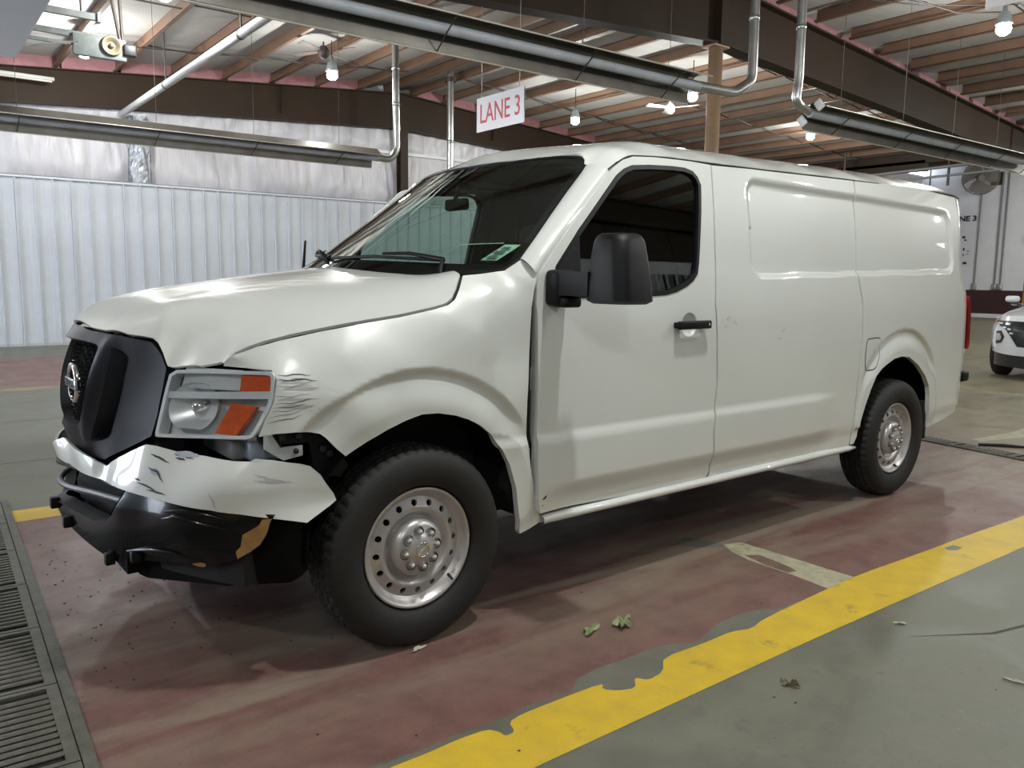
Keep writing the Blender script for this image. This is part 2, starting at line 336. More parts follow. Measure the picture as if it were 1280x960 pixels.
 'F_yel_bot': ((3.259,-0.843),(2.103,-0.831),(1.297,-0.828),(0.532,-0.836),(-0.042,-0.842),(-0.141,-0.844)),
 'F_white': ((1.941,0.129),(2.051,0.094),(2.071,-0.548),(1.831,-0.56),(1.849,-0.358),(1.848,-0.101),(1.881,0.024)),
 'F_white_hole': ((1.892,-0.044),(1.961,-0.092),(1.937,-0.276),(1.914,-0.341),(1.858,-0.329),(1.857,-0.192)),
 'F_patch1': ((0.93,-0.53),(1.17,-0.464),(1.385,-0.489),(1.446,-0.566),(1.172,-0.628),(1.065,-0.602),(0.922,-0.573)),
 'F_patch2': ((0.226,-0.586),(0.308,-0.521),(0.422,-0.502),(0.581,-0.511),(0.762,-0.509),(0.872,-0.561),(0.685,-0.593),(0.596,-0.674),(0.506,-0.684),(0.479,-0.639),(0.43,-0.696),(0.366,-0.672),(0.332,-0.632),(0.24,-0.626)),
 'F_yhole': ((2.88,-0.598),(2.971,-0.603),(2.971,-0.654),(2.894,-0.657),(2.859,-0.626)),
 'CTRL': ((-0.6475,1.1024,0.27),(-0.6417,1.129,0.245),(-0.6128,1.1483,0.225),(-0.5571,1.1727,0.195),(-0.4818,1.1934,0.17),(-0.3473,1.2213,0.14),(-0.204,1.2457,0.115),(-0.0489,1.2678,0.097),(0.0821,1.293,0.083),(0.1528,1.3104,0.08),(0.1878,1.3312,0.088),(0.2252,1.3705,0.115),(0.2754,1.4233,0.165),(0.3551,1.4307,0.15),(0.4618,1.4452,0.13),(0.5374,1.4952,0.11),(0.5558,1.4695,0.07),(0.5654,1.4373,0.035),(-0.545,1.08,0.09),(-0.585,0.98,0.093),(-0.62,0.87,0.1),(-0.45,0.8,0.05),(-0.45,0.95,0.05),(-0.45,1.05,0.06),(-0.46,1.12,0.1),(-0.3,0.85,0.022),(-0.3,0.98,0.022),(-0.3,1.06,0.028),(-0.3,1.14,0.06),(-0.1,0.95,0.01),(-0.1,1.07,0.012),(-0.1,1.14,0.03),(-0.1,1.2,0.065),(0.15,0.95,0.01),(0.15,1.1,0.014),(0.15,1.2,0.026),(0.15,1.27,0.05),(0.35,0.45,0.012),(0.35,0.7,0.01),(0.4,0.9,0.012),(0.38,1.1,0.014),(0.38,1.2,0.022),(0.38,1.3,0.04),(0.36,1.37,0.075),(0.5,0.35,0.03),(0.52,0.6,0.012),(0.52,0.9,0.012),(0.53,1.1,0.014),(0.53,1.25,0.018),(0.53,1.36,0.03),(0.5,1.42,0.07)),
 'HE': ((-0.6475,0.27,1.1024),(-0.6417,0.245,1.129),(-0.6128,0.225,1.1483),(-0.5571,0.195,1.1727),(-0.4818,0.17,1.1934),(-0.3473,0.14,1.2213),(-0.204,0.115,1.2457),(-0.0489,0.097,1.2678),(0.0821,0.083,1.293),(0.1528,0.08,1.3104),(0.1878,0.088,1.3312),(0.2252,0.115,1.3705),(0.2754,0.165,1.4233)),
 'HOOD': ((-0.6475,0.27,1.1024),(-0.6417,0.245,1.129),(-0.6128,0.225,1.1483),(-0.5571,0.195,1.1727),(-0.4818,0.17,1.1934),(-0.3473,0.14,1.2213),(-0.204,0.115,1.2457),(-0.0489,0.097,1.2678),(0.0821,0.083,1.293),(0.1528,0.08,1.3104),(0.1878,0.088,1.3312),(0.2252,0.115,1.3705),(0.2754,0.165,1.4233),(-0.97,1.0,1.219),(-0.938,1.0,1.254),(-0.875,1.0,1.294),(-0.785,1.0,1.322),(-0.638,1.0,1.355),(-0.342,1.0,1.397),(-0.03,1.0,1.438),(0.189,1.0,1.46),(-0.8,0.56,1.178),(-0.76,0.55,1.225),(-0.7,0.55,1.262),(-0.6,0.53,1.296),(-0.4,0.52,1.342),(-0.1,0.5,1.388),(0.2,0.45,1.42),(0.32,0.4,1.432),(-0.9,0.76,1.202),(-0.862,0.75,1.241),(-0.78,0.75,1.287),(-0.62,0.75,1.33),(-0.35,0.75,1.383),(-0.05,0.73,1.422),(0.22,0.7,1.447),(-0.62,0.33,1.175),(-0.55,0.33,1.222),(-0.42,0.31,1.27),(-0.1,0.28,1.335),(0.15,0.26,1.383),(-0.7734,0.475,1.0819),(-0.7181,0.37,1.0887),(-0.6475,1.73,1.1024),(-0.6417,1.755,1.129),(-0.6128,1.775,1.1483),(-0.5571,1.805,1.1727),(-0.4818,1.83,1.1934),(-0.3473,1.86,1.2213),(-0.204,1.885,1.2457),(-0.0489,1.903,1.2678),(0.0821,1.917,1.293),(0.1528,1.92,1.3104),(0.1878,1.912,1.3312),(0.2252,1.885,1.3705),(0.2754,1.835,1.4233),(-0.8,1.44,1.178),(-0.76,1.45,1.225),(-0.7,1.45,1.262),(-0.6,1.47,1.296),(-0.4,1.48,1.342),(-0.1,1.5,1.388),(0.2,1.55,1.42),(0.32,1.6,1.432),(-0.9,1.24,1.202),(-0.862,1.25,1.241),(-0.78,1.25,1.287),(-0.62,1.25,1.33),(-0.35,1.25,1.383),(-0.05,1.27,1.422),(0.22,1.3,1.447),(-0.62,1.67,1.175),(-0.55,1.67,1.222),(-0.42,1.69,1.27),(-0.1,1.72,1.335),(0.15,1.74,1.383),(-0.7734,1.525,1.0819),(-0.7181,1.63,1.0887)),
 'LC': ((-0.7658,0.455,1.0778),(-0.8236,0.455,0.8444),(-0.5427,0.085,1.0816),(-0.6053,0.1,0.8804),(-0.6646,0.285,1.0882),(-0.71,0.27,0.859),(-0.5508,0.085,0.9853),(-0.795,0.462,0.9715),(-0.685,0.275,0.986)),
 'GA': ((-0.7949,0.56,1.1699),(-0.7735,0.475,1.0791),(-0.8276,0.5,0.8404),(-0.9324,0.735,0.7265),(-0.8831,0.62,0.7829),(-0.7987,0.478,0.9697),(-0.8339,0.62,1.1586),(-0.888,0.66,0.9394),(-0.9545,0.86,0.7434),(-0.9345,0.85,1.1879),(-0.955,1.0,1.215),(-1.01,1.0,1.13),(-1.03,1.0,1.0),(-1.03,1.0,0.88),(-1.005,1.0,0.78),(-0.985,1.0,0.72),(-0.915,0.8,1.195),(-0.975,0.8,0.97),(-0.7949,1.44,1.1699),(-0.7735,1.525,1.0791),(-0.8276,1.5,0.8404),(-0.9324,1.265,0.7265),(-0.8831,1.38,0.7829),(-0.7987,1.522,0.9697),(-0.8339,1.38,1.1586),(-0.888,1.34,0.9394),(-0.9545,1.14,0.7434),(-0.9345,1.15,1.1879),(-0.915,1.2,1.195),(-0.975,1.2,0.97)),
 'BC': ((-0.9314,0.72,0.702),(-0.8933,0.58,0.7707),(-0.8525,0.47,0.8168),(-0.7731,0.34,0.8015),(-0.7214,0.25,0.8001),(-0.6622,0.15,0.7943),(-0.6075,0.1,0.8038),(-0.5584,0.065,0.7992),(-0.4809,0.03,0.78),(-0.4483,0.02,0.7681),(-0.4156,0.01,0.7376),(-0.3635,-0.002,0.6448),(-0.4711,0.004,0.5818),(-0.5607,0.045,0.6005),(-0.6645,0.1,0.6221),(-0.7396,0.165,0.6333),(-0.8035,0.26,0.6384),(-0.8862,0.45,0.6455),(-0.9343,0.61,0.6516),(-0.9757,0.79,0.6579),(-0.9998,0.95,0.6653),(-1.022,1.15,0.6742),(-0.756,0.21,0.7163),(-0.8721,0.44,0.7281),(-0.6193,0.07,0.7061),(-0.9361,0.62,0.6778),(-0.9703,0.8,0.7255),(-0.9995,0.93,0.7442),(-1.0119,1.05,0.7652),(-1.0381,1.15,0.7452),(-1.0338,1.06,0.7404),(-0.9929,0.88,0.7199),(-0.9697,0.77,0.6976),(-0.8933,1.42,0.7707),(-0.8525,1.53,0.8168),(-0.7731,1.66,0.8015),(-0.7214,1.75,0.8001),(-0.6622,1.85,0.7943),(-0.6075,1.9,0.8038),(-0.5584,1.935,0.7992),(-0.4809,1.97,0.78),(-0.4483,1.98,0.7681),(-0.4156,1.99,0.7376),(-0.3635,2.002,0.6448),(-0.4711,1.996,0.5818),(-0.5607,1.955,0.6005),(-0.6645,1.9,0.6221),(-0.7396,1.835,0.6333),(-0.8035,1.74,0.6384),(-0.8862,1.55,0.6455),(-0.9343,1.39,0.6516),(-0.756,1.79,0.7163),(-0.8721,1.56,0.7281),(-0.6193,1.93,0.7061),(-0.9361,1.38,0.6778),(-0.985,1.35,0.75),(-0.99,1.3,0.66),(-1.02,1.25,0.72)),
 'LBM': ((-1.0459,1.2,0.6881),(-1.0454,1.18,0.5721),(-1.0457,1.15,0.4987),(-1.0349,1.08,0.4437),(-0.9949,0.9,0.3879),(-0.9439,0.74,0.349),(-0.91,0.66,0.3432),(-0.8277,0.46,0.3897),(-0.7444,0.28,0.4126),(-0.6614,0.16,0.4467),(-0.5922,0.08,0.553),(-0.5891,0.05,0.6016),(-0.9779,0.78,0.6541),(-0.8866,0.45,0.6369),(-0.7399,0.165,0.6252),(-0.797,0.27,0.5231),(-0.9475,0.6,0.5303),(-1.0008,0.85,0.5718),(-0.9439,1.26,0.349),(-0.91,1.34,0.3432),(-0.8277,1.54,0.3897),(-0.7444,1.72,0.4126),(-0.6614,1.84,0.4467),(-0.5922,1.92,0.553),(-0.5891,1.95,0.6016),(-0.8866,1.55,0.6369),(-0.7399,1.835,0.6252),(-0.797,1.73,0.5231),(-0.9475,1.4,0.5303),(-0.99,1.3,0.55),(-0.985,1.35,0.62)),
 'RC': ((1.0296,0.255,1.9373),(1.0162,0.3,1.9654),(1.0157,0.42,1.9776),(0.9807,1.3,2.0258),(1.0437,0.95,2.0569),(1.1353,0.8,2.0644),(1.2475,0.68,2.0789),(1.3907,0.48,2.0913),(1.6698,0.41,2.1059),(2.0223,0.38,2.1156),(2.428,0.36,2.1207),(2.8997,0.35,2.1248),(3.3568,0.35,2.1235),(3.8605,0.345,2.1208),(4.4086,0.33,2.1128),(4.7464,0.28,2.0923),(1.0367,0.118,1.8935),(1.0887,0.116,1.9329),(1.1803,0.116,1.9716),(1.5154,0.118,1.9889),(1.7787,0.118,1.9895),(2.5428,0.12,2.0076),(3.4437,0.125,2.0279),(4.5556,0.15,2.0408)),
 'APIN': ((0.5373,0.11,1.4969),(0.6301,0.13,1.5838),(0.7476,0.165,1.6893),(0.8697,0.2,1.7967),(0.9725,0.235,1.8808),(1.0178,0.25,1.9215)),
}
PSI = -0.028119
# ================================================================= HALL
HX0, HX1, HY0, HY1 = -9.0, 34.6, -7.6, 15.53
def roof_z(x):                                     # underside of the purlins: two gables side by side
    x = np.asarray(x, float)
    return np.where(x < 21.0, 5.74 - .08 * np.abs(x - 8.5), 4.74 + .115 * (x - 21.0))
def rz(x): return float(roof_z(x))
# ---- floor: bare concrete, worn red paint in the lanes
def floor_material():
    m = bpy.data.materials.new('painted_concrete'); m.use_nodes = True; nt = m.node_tree; b = nt.nodes['Principled BSDF']
    tc = nt.nodes.new('ShaderNodeTexCoord'); sp = nt.nodes.new('ShaderNodeSeparateXYZ'); nt.links.new(tc.outputs['Object'], sp.inputs[0])
    def noise(scale, detail=6, rough=.6, st=(1, 1, 1), off=(0, 0, 0), dist=0.0):
        mp = nt.nodes.new('ShaderNodeMapping'); mp.inputs['Scale'].default_value = st; mp.inputs['Location'].default_value = off
        nt.links.new(tc.outputs['Object'], mp.inputs[0])
        n = nt.nodes.new('ShaderNodeTexNoise'); n.inputs['Scale'].default_value = scale; n.inputs['Detail'].default_value = detail; n.inputs['Roughness'].default_value = rough
        n.inputs['Distortion'].default_value = dist
        nt.links.new(mp.outputs[0], n.inputs[0]); return n.outputs[0]
    def math_(op, a, c, cl=False):
        k = nt.nodes.new('ShaderNodeMath'); k.operation = op; k.use_clamp = cl
        for i, q in enumerate((a, c)):
            if isinstance(q, (int, float)): k.inputs[i].default_value = q
            else: nt.links.new(q, k.inputs[i])
        return k.outputs[0]
    def rng_(v, a, c, lo=0, hi=1):
        k = nt.nodes.new('ShaderNodeMapRange'); k.interpolation_type = 'SMOOTHSTEP'
        k.inputs[1].default_value = a; k.inputs[2].default_value = c; k.inputs[3].default_value = lo; k.inputs[4].default_value = hi
        nt.links.new(v, k.inputs[0]); return k.outputs[0]
    def mix(f, a, c):
        k = nt.nodes.new('ShaderNodeMix'); k.data_type = 'RGBA'
        if isinstance(f, (int, float)): k.inputs[0].default_value = f
        else: nt.links.new(f, k.inputs[0])
        for i, q in ((6, a), (7, c)):
            if isinstance(q, tuple): k.inputs[i].default_value = (*q, 1)
            else: nt.links.new(q, k.inputs[i])
        return k.outputs[2]
    big = noise(.55, 4); mid = noise(2.6, 6, .65); fine = noise(34, 5, .7); streak = noise(1.6, 5, .6, (.45, 2.6, 1), (3, 1, 0), .4)
    conc = mix(rng_(mid, .3, .7), (.112, .114, .086), (.165, .166, .128))
    conc = mix(rng_(fine, .55, .75, 0, .35), conc, (.065, .062, .052))
    conc = mix(rng_(noise(6, 4), .62, .72, 0, .5), conc, (.075, .072, .06))
    # lanes of red paint
    wob = math_('MULTIPLY', math_('SUBTRACT', noise(9, 5, .7), .5), .10)
    y = math_('ADD', sp.outputs[1], wob); x = math_('ADD', sp.outputs[0], math_('MULTIPLY', math_('SUBTRACT', big, .5), 3.0))
    def band(y0, y1): return math_('MULTIPLY', rng_(y, y0 - .012, y0 + .012), rng_(y, y1 + .012, y1 - .012))
    lane = math_('ADD', band(-.57, 2.72), band(8.9, 12.6), True)
    lane = math_('MULTIPLY', lane, rng_(x, 9.0, 5.6))
    red = mix(rng_(noise(5.5, 6, .7), .35, .68), (.185, .094, .080), (.130, .064, .055))
    # dusty tyre-wear film over the paint
    worn = math_('MULTIPLY', rng_(streak, .36, .62), rng_(math_('ABSOLUTE', math_('SUBTRACT', sp.outputs[1], .42), 0), 1.0, .25, .12, .95))
    worn = math_('MULTIPLY', worn, rng_(noise(3.4, 6, .7, (1, 1, 1), (7, 2, 0)), .25, .5, .55, 1))
    red = mix(math_('MULTIPLY', worn, .9), red, (.25, .205, .155))
    chips = rng_(noise(4.6, 7, .72, (1, 1.5, 1), (1, 5, 0)), .655, .675)
    red = mix(math_('MULTIPLY', chips, .75), red, (.125, .112, .09))
    red = mix(rng_(fine, .6, .78, 0, .45), red, (.045, .026, .023))
    col = mix(lane, conc, red)
    tan_ = math_('MULTIPLY', rng_(sp.outputs[0], 5.2, 7.5), rng_(noise(.8, 5, .65), .3, .6, .35, 1))
    conc2 = mix(rng_(mid, .35, .65), (.21, .175, .10), (.28, .25, .165))
    col = mix(tan_, col, conc2)
    speck = rng_(noise(70, 3, .6), .66, .74, 0, .8); col = mix(speck, col, (.03, .027, .024))
    scuffs = rng_(noise(11, 7, .75, (1, 1.6, 1), (5, 9, 0)), .60, .68, 0, .4); col = mix(scuffs, col, (.07, .055, .048))
    pale = rng_(noise(8, 6, .75, (1.3, 1, 1), (2, 12, 0)), .62, .70, 0, .35); col = mix(pale, col, (.26, .24, .19))
    # oil and water stains
    stain = rng_(noise(1.35, 6, .7, (1, 1, 1), (11, 4, 0)), .60, .72, 0, .35)
    col = mix(stain, col, (.045, .038, .033))
    nt.links.new(col, b.inputs['Base Color'])
    nt.links.new(rng_(mid, .3, .7, .40, .60), b.inputs['Roughness'])
    bp_ = nt.nodes.new('ShaderNodeBump'); bp_.inputs['Strength'].default_value = .25; bp_.inputs['Distance'].default_value = .004
    nt.links.new(fine, bp_.inputs['Height']); nt.links.new(bp_.outputs[0], b.inputs['Normal'])
    return m
M_floor = floor_material()
floor_ = MB().add([(HX0, HY0, 0), (HX1, HY0, 0), (HX1, HY1, 0), (HX0, HY1, 0)], [(0, 1, 2, 3)]).build('floor', M_floor, fix=False)
tag(floor_, kind='structure')
M_yel = mat('worn_yellow_paint', (.66, .45, .022), .5, noise=.45, nscale=7, color2=(.54, .36, .03), bump=.15, bscale=90)
def wear(m, scale, lo, hi, color):
    """dirt patches on top of a material's own colour"""
    nt = m.node_tree; b = nt.nodes['Principled BSDF']; src = b.inputs['Base Color'].links[0].from_socket if b.inputs['Base Color'].links else None
    tc = nt.nodes.new('ShaderNodeTexCoord'); n = nt.nodes.new('ShaderNodeTexNoise'); n.inputs['Scale'].default_value = scale; n.inputs['Detail'].default_value = 8; n.inputs['Roughness'].default_value = .7
    nt.links.new(tc.outputs['Object'], n.inputs[0]); r = nt.nodes.new('ShaderNodeMapRange'); r.inputs[1].default_value = lo; r.inputs[2].default_value = hi
    nt.links.new(n.outputs[0], r.inputs[0]); mx = nt.nodes.new('ShaderNodeMix'); mx.data_type = 'RGBA'; nt.links.new(r.outputs[0], mx.inputs[0])
    if src: nt.links.new(src, mx.inputs[6])
    else: mx.inputs[6].default_value = b.inputs['Base Color'].default_value
    mx.inputs[7].default_value = (*color, 1); nt.links.new(mx.outputs[2], b.inputs['Base Color'])
wear(M_yel, 5.0, .60, .76, (.17, .125, .04)); wear(M_yel, 26.0, .66, .8, (.12, .095, .045))
M_cream = mat('worn_cream_paint', (.44, .41, .28), .6, noise=.35, nscale=14, color2=(.30, .28, .20)); wear(M_cream, 20, .56, .7, (.13, .12, .09))
M_bare = mat('bare_concrete', (.155, .153, .122), .62, noise=.4, nscale=6, color2=(.12, .118, .095), bump=.2, bscale=80)
def flat(name, loop, z, m, holes=(), step=.5):
    return panel(name, loop, lambda a, b: (a, b, z), m, floor_, holes=holes, step=step, thick=0, outward=(0, 0, 1))
yt = [(-6.5, -.60), (-4.9, -.592), (-3.2, -.603), (-1.6, -.597)] + list(D['F_yel_top']) + [(5.2, -.585), (7.5, -.60), (10, -.59), (13, -.60)]
yb = [(13, -.84), (8, -.838)] + list(D['F_yel_bot']) + [(-2.5, -.845), (-6.5, -.84)]
flat('yellow_line', smooth_loop(yt + yb, 1), .0012, M_yel, holes=[D['F_yhole']])
def ragged(x0, x1, y0, y1, n=60, j=.008):
    a = [(x0 + (x1 - x0) * i / n, y0 + rng.normal(0, j)) for i in range(n + 1)]; b = [(x1 - (x1 - x0) * i / n, y1 + rng.normal(0, j)) for i in range(n + 1)]
    return a + b
flat('yellow_line', ragged(-6.5, 4.4, 2.70, 2.945), .0012, M_yel)
flat('yellow_line', ragged(-6.5, 6, 8.55, 8.78), .0012, mat('faded_orange_paint', (.34, .22, .10), .6, noise=.4, nscale=4, color2=(.2, .16, .12)))
flat('cream_mark', D['F_white'], .0010, M_cream, holes=[D['F_white_hole']])
flat('bare_patch', [(a, b - .03) for a, b in smooth_loop(D['F_patch1'], 2)], .0006, M_bare); flat('bare_patch', [(a, b) for a, b in smooth_loop(D['F_patch2'], 2)], .0006, M_bare)
flat('bare_patch', [(1.70, .28), (1.86, .33), (1.95, .15), (1.93, .10), (1.84, .13)], .0006, M_bare)
# joints in the far slab
M_joint = mat('dark_joint', (.06, .055, .05), .8)
for yy in (4.35, 6.25): flat('slab_joint', ragged(-6.5, 20, yy, yy + .02, 80, .004), .0008, M_joint)
flat('slab_joint', ragged(4.98, 5.0, -9, -.9, 10, .002), .0008, M_joint)
flat('floor_crack', [(1.60, -1.02), (1.95, -1.22), (2.3, -1.30), (2.75, -1.42), (2.3, -1.315), (1.95, -1.235)], .0008, M_joint)
# cream paint beyond the cross drain
flat('cream_mark', [(6.2, .62), (6.9, .45), (8.6, .62), (8.6, .78), (6.9, .66), (6.2, .72)], .0010, M_cream)
# ---- trench drains across the lane
M_iron = mat('grey_cast_iron', (.14, .136, .112), .6, metal=.2, noise=.35, nscale=18, bump=.25, bscale=90)
M_pit = mat('drain_pit', (.012, .011, .01), .9)
def drain(name, label, x_right, xw, y0, y1, sections, tilt, bars):
    t = thing(name, label, 'drain', (x_right, y0, 0), tilt)
    L = y1 - y0; e = .04 if xw > .3 else .016; q = .075 if xw > .3 else .030
    MB().box((-xw, 0, .001), (0, L, .003)).build('pit_cover', M_pit, t)
    f = MB().box((-e * .9, 0, .002), (0, L, .012)).box((-xw, 0, .002), (-xw + e * .9, L, .012)); f.build('frame', M_iron, t)
    n = sections; sl = L / n
    bar = MB().bevbox((-xw + q - .005, -.012, .004), (-q + .005, .012, .014), .003, seg=1).mesh('grate_bar', M_iron)
    for i in range(n):
        a, b = i * sl + .004, (i + 1) * sl - .004
        g = MB().box((-xw + e, a, .004), (-xw + q, b, .0145)).box((-q, a, .004), (-e, b, .0145)).box((-xw + q, a, .004), (-q, a + .02, .0145)).box((-xw + q, b - .02, .004), (-q, b, .0145))
        g.build('grate', M_iron, t); gp = COL.objects[-1] if False else [o for o in bpy.data.objects if o.parent == t and o.name.startswith('grate')][-1]
        k = bars
        for j in range(k):
            o = link('grate_bar', bar, gp, (0, a + .05 + (b - a - .10) * (j + .5) / k, 0))
    return t
drain('trench_drain', 'grey slotted trench drain in front of the white van at the left edge', -1.185, .50, -1.15, 3.2, 8, -.028, 11)
drain('trench_drain', 'grey slotted trench drain crossing the floor behind the rear wheel', 5.62, .20, -1.0, 2.6, 7, -.15, 10)
[setattr(o, 'location', (5.77, -.35, 0)) for o in bpy.data.objects if o.get('label', '').endswith('rear wheel')]
# ---- left wall: ribbed white metal liner below, foil-faced insulation above
M_liner = mat('white_ribbed_steel', (.56, .59, .645), .38, noise=.06, nscale=3)
M_insul = mat('wrinkled_white_vinyl', (.66, .65, .68), .38, noise=.16, nscale=1.3, bump=.9, bscale=5, stretch=(3.2, 1, .55), color2=(.56, .54, .58))
wl = MB().box((HX0, HY1 + .03, 0), (HX1, HY1 + .2, 6.0)).build('wall_left', mat('wall_backing', (.5, .5, .52), .8)); tag(wl, kind='structure')
def liner_mesh(w, h):
    prof = []
    k = 3
    for i in range(k):
        x = i * w / k
        prof += [(x + .004, 0), (x + .010, -.05), (x + .024, -.05), (x + .030, 0)]
        for q in (.12, .18, .24): prof += [(x + q * w / .9144 - .008, 0), (x + q * w / .9144, -.0025), (x + q * w / .9144 + .008, 0)]
    prof.append((w, 0)); vs = []; fs = []
    for (x, y) in prof: vs += [(x, y, 0), (x, y, h)]
    for i in range(len(prof) - 1): fs.append((2 * i, 2 * i + 2, 2 * i + 3, 2 * i + 1))
    return MB().add(vs, fs).mesh('metal_panel', M_liner, False)
LW = .9144; lm = liner_mesh(LW, 3.10); LY = 15.05
for i in range(36):
    link('metal_panel', lm, wl, (HX0 + .2 + i * LW, LY, .02))
MB().box((HX0, LY - .055, 3.10), (HX1, LY + .06, 3.14)).build('cap_trim', M_liner, wl)
MB().box((HX0, LY - .02, 0), (HX1, LY + .05, .05)).build('base_trim', mat('base_angle', (.45, .46, .47), .5), wl)
def sheet_mesh(w, z0, z1, seed):
    r = np.random.default_rng(seed); nx, nz = 26, 14; ph = r.uniform(0, 6.28, 8); vs = []; fs = []
    for j in range(nz + 1):
        for i in range(nx + 1):
            u = i / nx; v = j / nz
            edge = min(1, 8 * min(u, 1 - u)) * min(1, 6 * min(v, 1 - v))
            d = .022 * math.sin(17 * u + ph[0] + 2 * math.sin(5 * v + ph[1])) + .016 * math.sin(41 * u + ph[2] + 3 * v) * (1 - v * .3) + .03 * math.sin(3.1 * v + 2 * u + ph[3]) + .012 * math.sin(63 * u + 6 * v + ph[4])
            vs.append((u * w, -.02 - .05 * edge - d * edge, z0 + (z1 - z0) * v))
    for j in range(nz):
        for i in range(nx):
            a = j * (nx + 1) + i; fs.append((a, a + 1, a + nx + 2, a + nx + 1))
    return MB().add(vs, fs, True).mesh('insulation_sheet', M_insul, False)
sw = 1.52; sheets = [sheet_mesh(sw, 3.2, 4.35, 1), sheet_mesh(sw, 3.2, 4.35, 2), sheet_mesh(sw, 3.2, 4.35, 5)]; sheets2 = [sheet_mesh(sw, 4.38, 5.3, 3), sheet_mesh(sw, 4.38, 5.3, 4)]
for i in range(28):
    link('insulation_sheet', sheets[i % 3], wl, (HX0 + .08 + i * sw, HY1, 0)); link('insulation_sheet', sheets2[(i * 7 // 3) % 2], wl, (HX0 + .08 + i * sw, HY1, 0))
MB().box((HX0, HY1 - .10, 4.33), (HX1, HY1, 4.40)).build('girt', mat('white_girt', (.72, .72, .74), .4), wl)
# ---- other walls
M_frame = mat('brown_painted_steel', (.036, .021, .0115), .6, noise=.2, nscale=1.5, spec=.25)
M_block = mat('white_block', (.80, .80, .82), .6, noise=.08, nscale=2)
M_maroon = mat('maroon_paint', (.048, .012, .013), .45, noise=.2, nscale=4)
wb = MB().box((HX1, HY0, 0), (HX1 + .2, HY1, 7.5)).build('wall_back', mat('brown_wall', (.30, .22, .19), .7)); tag(wb, kind='structure')
MB().box((HX1 - .12, 11.2, 1.12), (HX1, HY1 - .02, 6.5)).build('white_block_face', M_block, wb)
MB().box((HX1 - .16, 11.2, .14), (HX1, HY1 - .02, 1.12)).build('maroon_wainscot', M_maroon, wb)
MB().box((HX1 - .30, 10.6, 0), (HX1, HY1 - .02, .16)).build('kerb', mat('white_kerb', (.75, .76, .80), .5), wb)
MB().box((HX1 - .10, 8.2, 0), (HX1, 11.2, 3.05)).build('wood_door_leaf', mat('ochre_panel', (.36, .20, .055), .5, noise=.25, nscale=3, stretch=(1, 6, .6)), wb)
MB().box((HX1 - .22, 8.0, 3.05), (HX1, 11.3, 3.30)).build('white_lintel', M_block, wb)
MB().box((HX1 - .08, 8.0, 3.30), (HX1, 11.2, 6.5)).build('taupe_panel', mat('taupe_wall', (.36, .32, .30), .6), wb)
wr = MB().box((HX0, HY0 - .2, 0), (HX1, HY0, 6.0)).build('wall_right', mat('wall_backing_right', (.62, .64, .66), .6)); tag(wr, kind='structure')
for i in range(26): link('metal_panel', lm, wr, (HX0 + .2 + (i + 1) * LW, HY0, .02)); bpy.data.objects[wr.children[-1].name].rotation_euler = (0, 0, PI)
for i in range(20): MB().box((HX0 + .3 + i * 1.83, HY0, 3.62), (HX0 + 2.10 + i * 1.83, HY0 + .06, 5.9)).build('upper_panel', M_frame, wr)
# front wall with two open roll-up doors (behind the photographer's left)
wf = MB().box((HX0 - .2, HY0, 0), (HX0, 5.8, 6)).box((HX0 - .2, 9.0, 0), (HX0, 9.7, 6)).box((HX0 - .2, 12.9, 0), (HX0, HY1, 6)).box((HX0 - .2, HY0, 3.8), (HX0, HY1, 6)).build('wall_front', mat('slate_front_wall', (.20, .225, .26), .6)); tag(wf, kind='structure')
# ---- ceiling: roof deck, purlins, frames
M_deck = mat('white_roof_vinyl', (.50, .485, .465), .55, noise=.12, nscale=1.1, bump=.5, bscale=3, stretch=(1, 2.5, 1))
M_purlin = mat('red_oxide_steel', (.185, .105, .066), .55, noise=.22, nscale=2.2)
PH_ = .205
cb = MB(); xs = [HX0 - .2, 8.5, 21.0, HX1 + .2]
for a, b in zip(xs[:-1], xs[1:]):
    cb.add([(a, HY0 - .2, rz(a) + PH_), (b, HY0 - .2, rz(b) + PH_), (b, HY1 + .2, rz(b) + PH_), (a, HY1 + .2, rz(a) + PH_),
            (a, HY0 - .2, rz(a) + PH_ + .15), (b, HY0 - .2, rz(b) + PH_ + .15), (b, HY1 + .2, rz(b) + PH_ + .15), (a, HY1 + .2, rz(a) + PH_ + .15)],
           [(0, 3, 2, 1), (4, 5, 6, 7), (0, 1, 5, 4), (1, 2, 6, 5), (2, 3, 7, 6), (3, 0, 4, 7)])
ceil = cb.build('ceiling', M_deck); tag(ceil, kind='structure')
def zee(y0, y1):                                   # Z purlin along y
    mb = MB(); h = PH_; w = .068; t = .012
    for (x0, z0, x1, z1) in ((-t / 2, 0, t / 2, h), (-w, 0, t / 2, t), (-t / 2, h - t, w, h), (-w, 0, -w + t, .03)):
        mb.box((x0, y0, z0), (x1, y1, z1))
    return mb.mesh('purlin', M_purlin)
pm = [zee(HY0, 5.55), zee(5.95, HY1 - .1)]
px_list = [-8.1 + 1.03 * i - .0 for i in range(0)] + [1.18 + 1.03 * k for k in range(-9, 7)] + [8.15, 8.85] + [12.78 + 1.03 * k for k in range(-3, 8)] + [21.6 + 1.15 * k for k in range(11)]
for x in px_list:
    for k, m_ in enumerate(pm):
        o = link('purlin', m_, ceil, (x, 0, rz(x))); o.rotation_euler = (0, (.08 if x > 8.5 else -.08) if x < 21 else -.115, 0)
